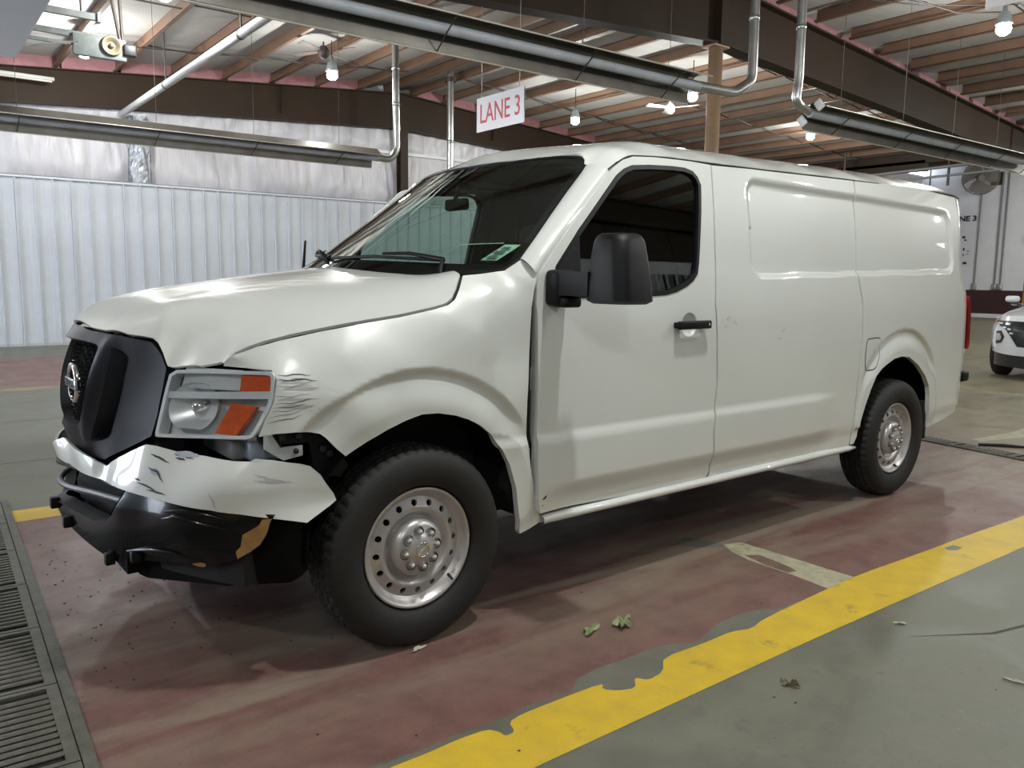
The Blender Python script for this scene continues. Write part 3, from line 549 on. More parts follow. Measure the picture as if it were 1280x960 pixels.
# pink faced insulation between the purlins over the wall frame and the lane frame
M_pink = mat('pink_insulation', (.44, .205, .225), .7, noise=.25, nscale=5, bump=.4, bscale=9)
xs_all = sorted(px_list)
for a, b in zip(xs_all[:-1], xs_all[1:]):
    for yy in (15.20, 5.82):
        c = (a + b) / 2; sl = (rz(b - .05) - rz(a + .05)) / (b - a - .1)
        if b - a < .8: continue
        mb = MB(); vs = []
        for x in (a + .08, b - .02):
            z = rz(c) + sl * (x - c); vs += [(x, yy, z + .004), (x, yy + .06, z + .004), (x, yy + .06, z + PH_), (x, yy, z + PH_)]
        mb.add(vs, [(0, 1, 5, 4), (1, 2, 6, 5), (2, 3, 7, 6), (3, 0, 4, 7), (0, 3, 2, 1), (4, 5, 6, 7)]).build('insulation_block', M_pink, ceil)
def frame(name, y, w, depth_fn, parent, x0=HX0, x1=20.9):
    """tapered I-section rafter along x"""
    xs = [x0, -3, 2, 8.5, 12, 15, x1]; mb = MB()
    for a, b in zip(xs[:-1], xs[1:]):
        for (ya, yb_, f0, f1) in ((y - .008, y + .008, 0, 1), (y - w / 2, y + w / 2, 0, .035), (y - w / 2, y + w / 2, .965, 1)):
            vs = []
            for x in (a, b):
                zt = rz(x); zb = zt - depth_fn(x); L = zt - zb
                vs += [(x, ya, zb + L * f0), (x, yb_, zb + L * f0), (x, yb_, zb + L * f1), (x, ya, zb + L * f1)]
            mb.add(vs, [(0, 1, 5, 4), (1, 2, 6, 5), (2, 3, 7, 6), (3, 0, 4, 7), (0, 3, 2, 1), (4, 5, 6, 7)])
    return mb.build('rafter', M_frame, parent)
dl = lambda x: .60 + .24 * max(0, 1 - abs(x - 8.5) / 9)
frame('rafter', 15.27, .20, dl, ceil); frame('rafter', 5.75, .26, lambda x: .70 + .17 * max(0, 1 - abs(x - 8.5) / 9), ceil); frame('rafter', -7.35, .2, dl, ceil)
MB().box((8.42, 5.60, 4.86), (8.58, 5.90, 5.73)).build('stiffener_plate', M_frame, ceil)
for xx in (5.5, 11.2, 14.0): MB().box((xx, 15.18, rz(xx) - .6), (xx + .012, 15.36, rz(xx))).build('stiffener_plate', M_frame, ceil)
# far eave girders seen over the van roof
for yy, zz in ((12.5, 4.35), (9.0, 4.55), (14.2, 4.2)):
    MB().box((20.5, yy - 4, zz), (20.7, yy + 2, zz + .28)).build('cross_girder', M_frame, ceil)
# bridging rods between the purlins
M_rod = mat('dark_rod', (.045, .035, .03), .5)
for yy in (13.4, 10.6, 7.8, 3.2, .4):
    mb = MB()
    for a, b in zip(xs_all[:-1], xs_all[1:]):
        if a > 20: break
        if b - a < .8: continue
        mb.tube([(a + .02, yy, rz(a) + .15), (b, yy - .12, rz(b) + .03), (b, yy - .12, rz(b) + .11)], .013, 6, smooth=False)
        if yy in (13.4, 7.8): mb.tube([(a, yy - .5, rz(a) - .02), (b, yy - .5, rz(b) - .02)], .011, 6)
    mb.build('bridging_rod', M_rod, ceil)
# ---- columns
M_colbrown = mat('tan_steel_column', (.36, .235, .15), .45, noise=.2, nscale=3)
t = thing('steel_column', 'tan steel pipe column rising behind the van roof', 'column', (8.5, 5.75, 0))
MB().lathe([(.0, 0), (.105, 0), (.105, 4.84), (0, 4.84)], 28, axis='z').build('shaft', M_colbrown, t)
MB().box((-.19, -.19, 0), (.19, .19, .025)).build('base_plate', M_colbrown, t); MB().box((-.17, -.12, 4.83), (.17, .12, 4.86)).build('cap_plate', M_colbrown, t)
t = thing('steel_column', 'dark brown steel column against the left wall beside the silver flue', 'column', (8.55, 15.27, 0))
MB().box((-.10, -.11, 0), (.10, -.09, 4.92)).box((-.10, .09, 0), (.10, .11, 4.92)).box((-.008, -.09, 0), (.008, .09, 4.92)).build('shaft', M_frame, t); MB().box((-.16, -.16, 0), (.16, .16, .02)).build('base_plate', M_frame, t)
M_foil = mat('crumpled_silver_foil', (.34, .36, .39), .34, metal=.7, bump=1.0, bscale=16, stretch=(1, 1, .25), noise=.3, nscale=6)
t = thing('steel_column', 'column wrapped in crumpled silver foil at the left end of the wall', 'column', (2.56, 15.27, 0))
MB().box((-.17, -.10, .0), (.17, .14, 4.47)).build('shaft', mat('grey_column', (.4, .42, .44), .5), t)
mb = MB(); pr = []
for i in range(24):
    a = 2 * PI * i / 24; pr.append((a, .0))
vs = []; fs = []; nz = 18
for j in range(nz + 1):
    for i in range(24):
        a = 2 * PI * i / 24; r = .20 + .018 * math.sin(5 * a + j * .35) + rng.normal(0, .006); vs.append((r * math.cos(a) * 1.05, r * math.sin(a) * .8, 3.1 + 1.35 * j / nz))
for j in range(nz):
    for i in range(24): fs.append((j * 24 + i, j * 24 + (i + 1) % 24, (j + 1) * 24 + (i + 1) % 24, (j + 1) * 24 + i))
mb.add(vs, fs).build('foil_wrap', M_foil, t)
# ---- high bay lamps
M_bulb = mat('lit_led_bulb', (1, 1, 1), .4, emit=((1, .97, .90), 60.0))
M_cap = mat('grey_lamp_cap', (.42, .46, .50), .4, metal=.5)
M_blackp = mat('matt_black', (.02, .02, .022), .5)
lamp_cap = MB().lathe([(0, .30), (.03, .30), (.034, .22), (.075, .19), (.095, .10), (.115, .05), (.07, .045)], 20, axis='z').mesh('lamp_cap', M_cap)
lamp_bulb = MB().lathe([(.06, .06), (.085, .03), (.095, -.02), (.085, -.06), (.05, -.09), (0, -.10)], 20, axis='z').mesh('bulb', M_bulb)
def lamp(x, y, z, label, group=None, power=1.0):
    t = thing('high_bay_lamp', label, 'lamp', (x, y, z), 0, group)
    link('lamp_cap', lamp_cap, t); link('bulb', lamp_bulb, t)
    MB().tube([(0, 0, .30), (0, 0, rz(x) + .02 - z)], .008, 6).build('cord', M_blackp, t)
    l = bpy.data.lights.new('lamp_light', 'POINT'); l.energy = LAMP_POWER * power; l.color = LAMP_COLOR; l.shadow_soft_size = .08
    lo = bpy.data.objects.new('lamp_light', l); COL.objects.link(lo); lo.parent = t; lo.location = (0, 0, -.185)
    return t
lamp(1.17, 12.5, 4.9, 'lit lamp beside the door opener trolley at upper left')
lamp(4.88, 11.26, 4.9, 'lit lamp hanging under the brown ceiling fan')
lamp(10.87, 11.59, 4.9, 'lit lamp right of the lane sign, above the windshield')
lamp(10.96, 8.30, 4.9, 'lit lamp beside the tan column under the heater end')
lamp(16.5, 9.35, 4.9, 'lit lamp under the right-hand tube heater, above the cargo roof')
lamp(10.9, 2.75, 4.9, 'lit lamp among the purlins at the upper right corner')
lamp(1.45, 8.75, 4.9, 'lit lamp at the top edge of the photo above the white pipe')
GH = 'lamps outside the photo'
for (x, y, pw) in ((.9, -1.05, 1.75), (5.6, -2.2, 1.1), (-4.5, -1.6, .8), (10.9, -4.0, .9), (5.6, -5.6, .9), (-3.0, -5.6, .8), (17, 2.75, 1.0), (17, -3, .8), (26, 6, .5), (31, 8.3, 1.2), (23, 2.5, .8), (30, 3, .8), (-4.5, 5.2, 1.5), (-4.5, 11.5, 1.0)):  # unseen lamps; the far-end pair is added to brighten the far wall
    lamp(x, y, min(4.9, rz(x) - .45), 'assumed lit lamp out of view of the photo', GH, pw)
# ================================================================= VAN
M_paint = mat('white_van_paint', (.665, .685, .665), .32, coat=1.0, noise=.03, nscale=1.2, coat_rough=.02)
M_dark = mat('black_cavity', (.008, .008, .009), .8)
M_plas = mat('textured_black_plastic', (.0045, .0048, .006), .45, bump=.12, bscale=420, spec=.22)
M_gplas = mat('dark_grey_grille_plastic', (.013, .014, .0185), .42, bump=.05, bscale=500, spec=.25)
M_bgloss = mat('gloss_black_bumper', (.004, .0045, .006), .2, coat=.22, noise=.4, nscale=6, color2=(.007, .0075, .009), spec=.2)
M_rubber = mat('tyre_rubber', (.0125, .0122, .0118), .66, noise=.3, nscale=9, bump=.1, bscale=120)
M_seal = mat('black_window_seal', (.004, .004, .0045), .4, spec=.3)
M_silver = mat('silver_wheel_paint', (.52, .50, .50), .38, metal=.55, noise=.12, nscale=10)
M_cap2 = mat('silver_cap', (.52, .51, .51), .32, metal=.6)
M_chrome = mat('chrome', (.75, .75, .76), .10, metal=1.0)
M_lens = glass('clear_lamp_lens', (.94, .96, .97), .4)
M_amber = mat('amber_reflector', (.66, .095, .004), .3, coat=.15, noise=.25, nscale=40)
M_lamprefl = mat('lamp_reflector', (.74, .76, .78), .28, metal=.45)
M_lampgrey = mat('lamp_bezel', (.70, .715, .735), .3, metal=.1)
M_ws = glass('green_tinted_windshield', (.74, .89, .81), 1.1)
M_sg = glass('dark_tinted_glass', (.50, .60, .57), 1.7)
M_inner = mat('dark_interior', (.018, .019, .020), .8)
M_dash = mat('grey_dashboard', (.05, .058, .056), .75)
M_seat = mat('grey_seat_cloth', (.035, .036, .04), .9)
M_shield = mat('underbody', (.003, .003, .0032), .75, spec=.1)
M_grey = mat('bare_grey_metal', (.40, .41, .42), .45, metal=.2, noise=.2, nscale=20)
M_tan = mat('tan_bare_plastic', (.46, .26, .09), .55, noise=.35, nscale=22)
M_scuff = mat('dark_scuff', (.035, .037, .045), .6)
M_scuffg = mat('grey_scuff', (.40, .40, .42), .6)
M_red = mat('red_tail_lens', (.62, .015, .018), .25, coat=.4)
van = thing('cargo_van', 'white cargo van with a torn front bumper, parked on the red lane', 'van', (0, 0, 0), -PSI)
FS = fender_surface(D['CTRL']); Hc = np.array(D['HOOD']); HS = TPS(Hc[:, :2], Hc[:, 2], 1e-5)
Lc = np.array(D['LC']); LS = TPS(Lc[:, 1:], Lc[:, 0], 1e-5); Gc = np.array(D['GA']); GS_ = TPS(Gc[:, 1:], Gc[:, 0], 1e-4)
def GS(y, z):                                      # grille sheet with its two slanted bars standing proud
    y = np.asarray(y, float); z = np.asarray(z, float); a = np.abs(y - 1)
    c = np.interp(z, [.72, .775, .84, .92, 1.0, 1.08, 1.15, 1.20], [.13, .150, .172, .198, .224, .246, .262, .27])
    w = np.where(a < c, .030, .040)
    return GS_(y, z) - .014 * np.exp(-((a - c) / w) ** 2) * ss(.725, .80, z) * (1 - ss(1.13, 1.205, z))
Bc = np.array(D['BC']); BS = TPS(Bc[:, 1:], Bc[:, 0], 1.5e-3); Lb = np.array(D['LBM']); LB_ = TPS(Lb[:, 1:], Lb[:, 0], 1.5e-3); LB = lambda y, z: LB_(y, z) + .024 * ss(.575, .65, z) + .006
S_side = lambda x, z: (x, side_base(x, z), z)
S_fend = lambda x, z: (x, side_base(x, z) + FS(x, z), z)
S_hood = lambda x, y: (x, y, HS(x, y))
S_hl = lambda y, z: (LS(y, z), y, z)
S_gr = lambda y, z: (GS(y, z), y, z)
S_bm = lambda y, z: (BS(y, z), y, z)
S_lb = lambda y, z: (LB(y, z), y, z)
def Wx(y, z):
    q2 = ((y - 1) / .88) ** 2
    return .01 + .42 * q2 + (z - 1.40) * (1.55 - .30 * q2)
S_ws = lambda y, z: (Wx(y, z), y, z)
FRONT = (-1, 0, 0); LEFT = (0, -1, 0); UP = (-.3, 0, 1)
G_ = .003
# ---- inner body: closes the gaps behind the panels
mb = MB()
def section(x, ins):
    zs = [.42, .6, 1.0, 1.3, 1.6, 1.9]; L = [(x, float(side_base(x, z)) + ins, z) for z in zs]
    top = [(x, .34, 1.97), (x, .7, 2.03)]
    half = L + top
    return half + [(x, 2 - y, z) for (_, y, z) in reversed(half)]
def skin(mb, secs, cap0=True, cap1=True, smooth=False):
    n = len(secs[0]); vs = [p for s_ in secs for p in s_]; fs = []
    for i in range(len(secs) - 1):
        for k in range(n): fs.append((i * n + k, i * n + (k + 1) % n, (i + 1) * n + (k + 1) % n, (i + 1) * n + k))
    if cap0: fs.append(tuple(range(n))[::-1])
    if cap1: fs.append(tuple(range((len(secs) - 1) * n, len(secs) * n)))
    return mb.add(vs, fs, smooth)
skin(mb, [section(x, .07) for x in (1.95, 2.5, 3.1)]).build('cargo_shell', M_inner, van)
mb = MB(); skin(mb, [[(x, y, z) for (x, y, z) in section(x, .07) if z > .95] for x in (3.1, 3.6, 4.1, 4.55)]).box((3.1, .42, .42), (4.50, 1.58, .98)).build('cargo_shell_rear', M_inner, van)
mb = MB()                                          # engine bay block and cab floor
mb.add([(-.55, .30, .46), (-.55, 1.70, .46), (-.55, 1.70, 1.0), (-.55, .30, 1.0), (.50, .36, .46), (.50, 1.64, .46), (.50, 1.64, 1.22), (.50, .36, 1.22)], [(0, 3, 2, 1), (4, 5, 6, 7), (0, 1, 5, 4), (1, 2, 6, 5), (2, 3, 7, 6), (3, 0, 4, 7)])
mb.box((.48, .09, .44), (.545, 1.91, 1.36)).box((.5, .1, .42), (1.98, 1.9, .50)).box((-.80, .52, .50), (-.52, 1.48, 1.02))
mb.build('engine_bay', M_dark, van)
mb = MB(); pl = [(float(BS(y, .68)) + .10, y) for y in np.linspace(.16, 1.84, 19)] + [(-.45, 1.84), (-.45, .16)]
mb.prism(pl, .345, .715, 'z').build('bumper_light_block', M_dark, van)  # unseen dark block added to stop lamp light leaking behind the bumper
MB().box((-.3, .5, .30), (4.5, 1.5, .46)).box((.75, .22, .30), (.85, 1.78, .42)).box((2.2, .3, .26), (3.2, .55, .42)).box((3.60, .2, .33), (3.82, 1.8, .47)).build('underbody', M_shield, van)
# ---- painted panels
for mir in (False, True):
    fe = panel('fender', D['fender'], S_fend, M_paint, van, step=(.05 if mir else .0135), bstep=.0165, thick=.03, gap=.0015, outward=LEFT, mirror=mir)
    do = panel('door', D['door'], S_side, M_paint, van, holes=[shrink(D['window'], -.006)] + ([] if mir else [[(1.507 + .058 * math.cos(2 * PI * k / 28), 1.200 + .058 * math.sin(2 * PI * k / 28)) for k in range(28)]]), step=.022, thick=.045, gap=G_, outward=LEFT, mirror=mir)
    win = shrink(D['window'], -.004)
    panel('window_seal', win, S_side, M_seal, do, holes=[shrink(D['window'], .015)], step=.05, thick=.03, off=.004, outward=LEFT, mirror=mir)
    panel('window_glass', shrink(D['window'], .012), S_side, M_sg, do, step=.08, thick=0, off=-.012, outward=LEFT, mirror=mir)
    sp_ = panel('side_panel', D['side'], S_side, M_paint, van, bstep=.019, step=(.05 if mir else .0135), thick=.03, gap=G_, outward=LEFT, mirror=mir)
    qp = panel('quarter_panel', D['quarter'], S_side, M_paint, van, bstep=.018, step=(.05 if mir else .0135), thick=.03, gap=G_ * .7, outward=LEFT, mirror=mir)
    panel('sail_trim', [(.650, 1.425), (.668, 1.465), (.795, 1.60), (.79, 1.345), (.655, 1.34)], S_side, M_plas, do, step=.05, thick=.01, off=.006, outward=LEFT, mirror=mir)
    if not mir:
        panel('fuel_door', shrink(smooth_loop(D['fuel'], 1), .003), S_side, M_paint, qp, step=.03, thick=.006, off=.0035, outward=LEFT)
        fl_ = smooth_loop(D['fuel'], 1)
        panel('fuel_door_gap', shrink(fl_, -.003), S_side, M_dark, qp, holes=[shrink(fl_, .003)], step=.05, thick=0, off=.0012, outward=LEFT)
        # rocker strip: rounded bead along the sill
    rk = MB(); R_ = D['rocker']; n = 9; xs_ = np.linspace(.600, 3.155, 40); vs = []; fs = []
    for i, x in enumerate(xs_):
        zt = .412 + .002 * (x - .6); zb = .371 + .001 * (x - .6)
        tp = min(1, (3.165 - x) / .05)
        for k in range(n):
            a = PI * k / (n - 1); zz = (zt + zb) / 2 + (zt - zb) / 2 * math.cos(a) * (.35 + .65 * tp); yy = .035 - .028 * math.sin(a)
            vs.append((x, yy if not mir else 2 - yy, zz))
    for i in range(len(xs_) - 1):
        for k in range(n - 1): fs.append((i * n + k, i * n + k + 1, (i + 1) * n + k + 1, (i + 1) * n + k))
    fs.append(tuple(range((len(xs_) - 1) * n, len(xs_) * n)))
    rk.add(vs, fs, True)
    y0, y1 = (.035, .12) if not mir else (1.88, 1.965)
    rk.box((.60, min(y0, y1), .378), (3.12, max(y0, y1), .41)).build('rocker_panel', M_paint, van)
# door edge chip, flap hinges showing in the sprung gap between fender and door
mb = MB()
for z in (.66, 1.0): mb.bevbox((.505, .045, z - .05), (.548, .07, z + .05), .006)
mb.build('door_hinge', M_grey, van)
MB().tube([(.53, .055, .52), (.528, .05, .9), (.535, .05, 1.3)], .011, 8).build('door_weatherstrip', M_plas, van)
MB().add([(.475, .065, .40), (.56, .065, .40), (.552, .06, 1.35), (.50, .06, 1.35)], [(0, 1, 2, 3)]).build('hinge_pillar', mat('bluish_pillar', (.10, .10, .125), .5), van)
# ---- door handle with its dished recess
dl_ = [o for o in van.children if o.name == 'door'][0]
hx, hz, yb = 1.507, 1.200, float(side_base(1.507, 1.2))
mb = MB()
mb.lathe([(.0585, .000), (.055, .006), (.047, .016), (.032, .024), (0, .027)], 32, (hx, yb + .0005, hz), 'y').build('handle_cup', M_paint, dl_)
MB().bevbox((hx - .122, yb - .046, hz - .020), (hx + .120, yb - .024, hz + .020), .009, seg=3).bevbox((hx - .115, yb - .03, hz - .014), (hx - .075, yb, hz + .014), .004).bevbox((hx + .075, yb - .03, hz - .014), (hx + .112, yb, hz + .014), .004).build('door_handle', M_plas, dl_)
MB().lathe([(0, -.047), (.007, -.047), (.008, -.044)], 14, (hx + .098, yb, hz), 'y').build('key_lock', M_chrome, dl_)
# ---- hood
half = list(D['hood_half']); half[18] = (-.968, 1.0); half[13:18] = [(.30, .25), (.285, .4), (.25, .6), (.222, .8), (.21, 1.0)]; k0 = 18                # index of the first point on the centre line of the nose
half[:13] = [(x - .008 * (1 - i / 12), y + .003 + .011 * (1 - i / 12)) for i, (x, y) in enumerate(half[:13])]
hood_loop = [(x, y) for x, y in half[:17]] + [(half[17][0], 1.0)] + [(x, 2 - y) for x, y in reversed(half[:17])]
nose = half[19:]
hood_loop += [(x, 2 - y) for x, y in reversed(nose)] + [half[18]] + list(nose)
MB().tube([(x + .004, y + .010, z - .016) for x, y, z in D['HE'][2:]], .011, 8).build('hood_gap_shade', M_dark, van)  # black tube laid under the hood edge so the gap reads as deep shade
hood = panel('hood', hood_loop, S_hood, M_paint, van, step=.024, thick=.012, gap=.0055, outward=UP)
# ---- windshield
wsr = [tuple(p) for p in D['ws_right']]
wl_ = [(.30, 1.425), (.6, 1.405), (1.0, 1.40), (1.4, 1.405), (1.7, 1.425)]
wtop = [(.85, 1.970), (1.0, 1.969), (1.15, 1.970)]
ws_loop = wsr + wtop + [(2 - y, z) for y, z in reversed(wsr)] + wl_[::-1]
ws = panel('windshield', ws_loop, S_ws, M_ws, van, step=.06, thick=0, outward=(-1, 0, .6))
inner_loop = []
for (y, z) in resample(ws_loop, .05):
    c = np.array([1.0, 1.69]); d = np.array([y, z]) - c
    inner_loop.append((y, z))
inn = shrink(resample(ws_loop, .06), .030); inn = np.array([(y, max(z, 1.475 + .012 * math.cos((y - 1) * 3))) for y, z in inn])
panel('windshield_border', resample(ws_loop, .06), S_ws, M_seal, ws, holes=[inn], step=.06, thick=.004, off=-.003, outward=(-1, 0, .6))
mol = shrink(ws_loop, -.006)
panel('windshield_moulding', mol, S_ws, M_seal, ws, holes=[shrink(ws_loop, .006)], step=.05, thick=.02, off=.002, outward=(-1, 0, .6))
# stickers in the lower corner of the glass
def onglass(name, loop, m, off=-.006): return panel(name, loop, S_ws, m, ws, step=.05, thick=0, off=off, outward=(-1, 0, .6))
M_stk = mat('pale_green_sticker', (.50, .66, .58), .5); M_stkd = mat('sticker_print', (.04, .07, .06), .5)
yA, zA = .245, 1.497
onglass('inspection_sticker', [(.195, 1.487), (.252, 1.487), (.226, 1.555), (.170, 1.555)], M_stk)
for (a, b, c_, d_) in ((.22, 1.497, .030, .012), (.214, 1.517, .034, .012), (.206, 1.535, .028, .010)):
    onglass('sticker_print', [(a - c_ / 2, b - d_ / 2), (a + c_ / 2, b - d_ / 2), (a + c_ / 2 - .004, b + d_ / 2), (a - c_ / 2 - .004, b + d_ / 2)], M_stkd, .001)
onglass('clear_pouch_edge', [(.43, 1.488), (.438, 1.488), (.396, 1.557), (.235, 1.563), (.235, 1.560), (.392, 1.554)], M_stk)
# long white scratches across the glass
mb = MB()
for (a, b, c_, d_) in ((1.02, 1.93, .92, 1.66), (1.08, 1.90, .98, 1.62), (.97, 1.90, .88, 1.70), (1.00, 1.93, .945, 1.58)):
    pth = [(a + (c_ - a) * t + .006 * math.sin(9 * t), b + (d_ - b) * t) for t in np.linspace(0, 1, 9)]
    ribbon_on(S_ws, pth, .008, .003, mb, (-1, 0, .6))
mb.build('glass_scratch', mat('pale_scratch', (.55, .57, .56), .5), ws)
# ---- A pillars and roof
apin = [tuple(p) for p in D['APIN']]; apo = [(x - .009, float(side_base(x - .009, z + .006)) - .002, z + .006) for x, z in D['ap_out']]
def lerp_poly(P, n):
    P = np.array(P, float); d = np.concatenate([[0], np.cumsum(np.linalg.norm(np.diff(P, axis=0), axis=1))]); t = np.linspace(0, d[-1], n)
    return np.stack([np.interp(t, d, P[:, k]) for k in range(3)], 1)
RCt = np.array(D['RC'])
for mir in (False, True):
    ext_ = lambda P: [tuple(np.array(P[0]) + (np.array(P[0]) - np.array(P[1])) / np.linalg.norm(np.array(P[0]) - np.array(P[1])) * .010)] + list(P)
    A = lerp_poly(ext_(apin), 24); B = lerp_poly(ext_(apo), 24); vs = []; fs = []; n = 9
    for i in range(24):
        ax = (B[i] - A[i]); nrm_ = np.cross(A[min(i + 1, 23)] - A[max(i - 1, 0)], ax); nrm_ /= np.linalg.norm(nrm_); nrm_ = nrm_ if nrm_[1] < 0 else -nrm_
        ti = i / 23
        for k in range(n):
            t = k / (n - 1); p = A[i] + ax * t + nrm_ * (.016 * (1 - (2 * t - 1) ** 2) ** .8)
            vs.append((p[0], p[1] if not mir else 2 - p[1], p[2]))
        e = B[i] - nrm_ * .05; vs.append((e[0], e[1] if not mir else 2 - e[1], e[2]))
    m_ = n + 1
    for i in range(23):
        for k in range(m_ - 1): fs.append((i * m_ + k, i * m_ + k + 1, (i + 1) * m_ + k + 1, (i + 1) * m_ + k))
    MB().add(vs, fs, True).build('windshield_pillar', M_paint, van)
rp = [tuple(p) for p in RCt if not (p[0] < 1.0) and p[0] < 1.55]
# roof control points: measured edge, then crown
rc = [(x, y, z) for x, y, z in rp]
rc += [(.868, 1.0, 1.967), (.89, .8, 1.968), (.945, .6, 1.973), (.96, 1.0, 2.015), (1.10, 1.0, 2.066), (1.30, .95, 2.105), (4.74, 1.0, 2.10), (4.78, .6, 2.085),
       (1.3, .118, 1.980), (1.45, .24, 2.058), (1.12, .16, 1.985), (1.08, .21, 1.972), (1.2, .25, 2.030)]
zd_ = lambda x: float(np.interp(x, [1.5, 1.78, 2.54, 3.44, 4.56], [1.986, 1.991, 2.0076, 2.0279, 2.0408])); yd_ = lambda x: float(np.interp(x, [1.5, 1.8, 2.5, 3.4, 4.0, 4.56], [.1155, .118, .120, .125, .137, .150]))
for x in (1.55, 1.8, 2.2, 2.7, 3.2, 3.7, 4.1, 4.5):
    for t in (0, .03, .075, .14, .25, .42, .68, 1.0): rc.append((x, yd_(x) + (1 - yd_(x)) * t, zd_(x) + (.135 - .02 * max(0, x - 4.2) / .3) * (1 - (1 - t) ** 4.5)))
rc += [(4.70, .19, 2.03), (4.72, .4, 2.085)]
rcm = [p for p in rc] + [(x, 2 - y, z) for x, y, z in rc if abs(y - 1) > .02]
seen = {}
for p in rcm: seen[(round(p[0], 2), round(p[1], 2))] = p
rcm = list(seen.values()); RT = TPS([(p[0], p[1]) for p in rcm], [p[2] for p in rcm], 2e-4)
S_roof = lambda x, y: (x, y, RT(x, y))
left_edge = [(1.034, .122), (1.088, .1165), (1.18, .1145), (1.34, .115), (1.515, .1155), (1.75, .1165), (2.2, .1175), (2.8, .1205), (3.4, .1245), (4.0, .137), (4.56, .150), (4.69, .175), (4.76, .24)]
front_edge = [(1.030, .252), (1.020, .275), (1.014, .305), (1.006, .35), (.992, .45), (.968, .6), (.945, .75), (.930, .88), (.926, 1.0)]
fe_ = [(float(Wx(y, z)), y) for y, z in ((.252, 1.925), (.2703, 1.9465), (.3026, 1.9652), (.3393, 1.9742), (.4391, 1.9832), (.5729, 1.9832), (.7134, 1.978), (.85, 1.974), (1.0, 1.973))]
rl = left_edge + [(4.80, .5), (4.81, 1.0)]
roof_loop = rl + [(x, 2 - y) for x, y in reversed(rl[:-1])] + [(x, 2 - y) for x, y in fe_] + [(x, y) for x, y in reversed(fe_[:-1])]
roof = panel('roof', roof_loop, S_roof, M_paint, van, step=.045, thick=.02, outward=(0, 0, 1), bstep=.03)
# drip rail bead under the roof edge
for mir in (False, True):
    pts = [(x, y + .004, float(RT(x, y)) - .004) for x, y in left_edge]
    if mir: pts = [(x, 2 - y, z) for x, y, z in pts]
    MB().tube(pts, .006, 6).build('drip_rail', M_seal, roof)
# ---- rear: corner posts wrapping into the back doors, tail lamps, bumper
gapl = [(4.6383, .52), (4.6383, .5739), (4.681, .7366), (4.6877, .9133), (4.6731, 1.109), (4.6585, 1.2526), (4.636, 1.3505), (4.57, 1.4644), (4.547, 1.5772), (4.5658, 1.6966), (4.615, 1.9206), (4.60, 2.03)]
Rr = MB(); secs = []
for (x, z) in gapl:
    x0 = x + .004; y0 = float(side_base(x, z)); r = .16 if z < 1.3 else .13; s_ = []
    sl = .09
    for k in range(9):
        a = (PI / 2) * k / 8; s_.append((x0 + .03 + r * math.sin(a), y0 + .006 + (r + .05) * (1 - math.cos(a)) + sl * r * math.sin(a), z))
    s_ = [(x0, y0 + .001, z)] + s_
    full_ = s_ + [(s_[-1][0] + .03, 1.0, z)] + [(xx, 2 - yy, zz) for xx, yy, zz in reversed(s_)]
    secs.append(full_)
n = len(secs[0]); vs = [p for s_ in secs for p in s_]; fs = []
for i in range(len(secs) - 1):
    for k in range(n - 1): fs.append((i * n + k, i * n + k + 1, (i + 1) * n + k + 1, (i + 1) * n + k))
Rr.add(vs, fs, True); rd_ = Rr.build('rear_door', M_paint, van)
for mir in (False, True):
    tl = MB(); vs = []; fs = []; zs = [.93, .96, 1.05, 1.15, 1.25, 1.32]
    for z in zs:
        x = float(np.interp(z, [g[1] for g in gapl], [g[0] for g in gapl])); y0 = float(side_base(x, z))
        w = .8 if z in (.93, 1.32) else 1
        for k in range(7):
            a = .20 + (PI / 2 - .20) * k / 6
            p_ = (x + .034 + (.16 + .010 * w) * math.sin(a), y0 + .006 + .21 * (1 - math.cos(a)) + .09 * .16 * math.sin(a) - .030 * w, z)
            vs.append(p_ if not mir else (p_[0], 2 - p_[1], p_[2]))
    for i in range(len(zs) - 1):
        for k in range(6): fs.append((i * 7 + k, i * 7 + k + 1, (i + 1) * 7 + k + 1, (i + 1) * 7 + k))
    tl.add(vs, fs, True).build('tail_lamp', M_red, van)
rbm = MB().bevbox((4.72, .16, .50), (4.93, 1.84, .66), .03)
rb = rbm.build('rear_bumper', M_plas, van)
MB().bevbox((4.70, .045, .69), (4.82, .16, .77), .02).build('bumper_step_pad', M_plas, rb)
# ---- grille
gout = [tuple(p) for p in D['gr_out']]
topc = [(1.0, 1.214), (.93, 1.209)]; botc = [(.86, .718), (1.0, .716)]
gh = topc + gout + botc
gr_loop = gh + [(2 - y, z) for y, z in reversed(gh[1:-1])]
cen = [tuple(p) for p in D['gr_center']]
ch = [(1.0, 1.168), (.94, 1.164)] + [(.89, 1.160), (.80, 1.152)] + cen[2:] + [(.905, .832), (1.0, .826)]
c_loop = ch + [(2 - y, z) for y, z in reversed(ch[1:-1])]
slot = [tuple(p) for p in D['gr_slot']]; slot_m = [(2 - y, z) for y, z in reversed(slot)]
gr = panel('grille', gr_loop, S_gr, M_gplas, van, holes=[smooth_loop(c_loop, 1), smooth_loop(slot, 1), smooth_loop(slot_m, 1)], step=.012, bstep=.02, thick=.075, outward=FRONT)
# crest line of the slanted bars, bevelled inner lips
def lip(name, loop, w, dep):
    L = resample(smooth_loop(loop, 1), .02); inn_ = shrink(L, w); vs = []; fs = []; n = len(L)
    for (Q, o) in ((L, 0.0), (inn_, dep)):
        for y, z in Q: vs.append((float(GS(y, z)) + o - (.002 if o == 0 else 0), y, z))
    for i in range(n): fs.append((i, (i + 1) % n, n + (i + 1) % n, n + i))
    MB().add(vs, fs, True).build(name, M_gplas, gr)
lip('opening_lip', c_loop, .014, .05); lip('opening_lip', slot, .010, .05); lip('opening_lip', slot_m, .010, .05)
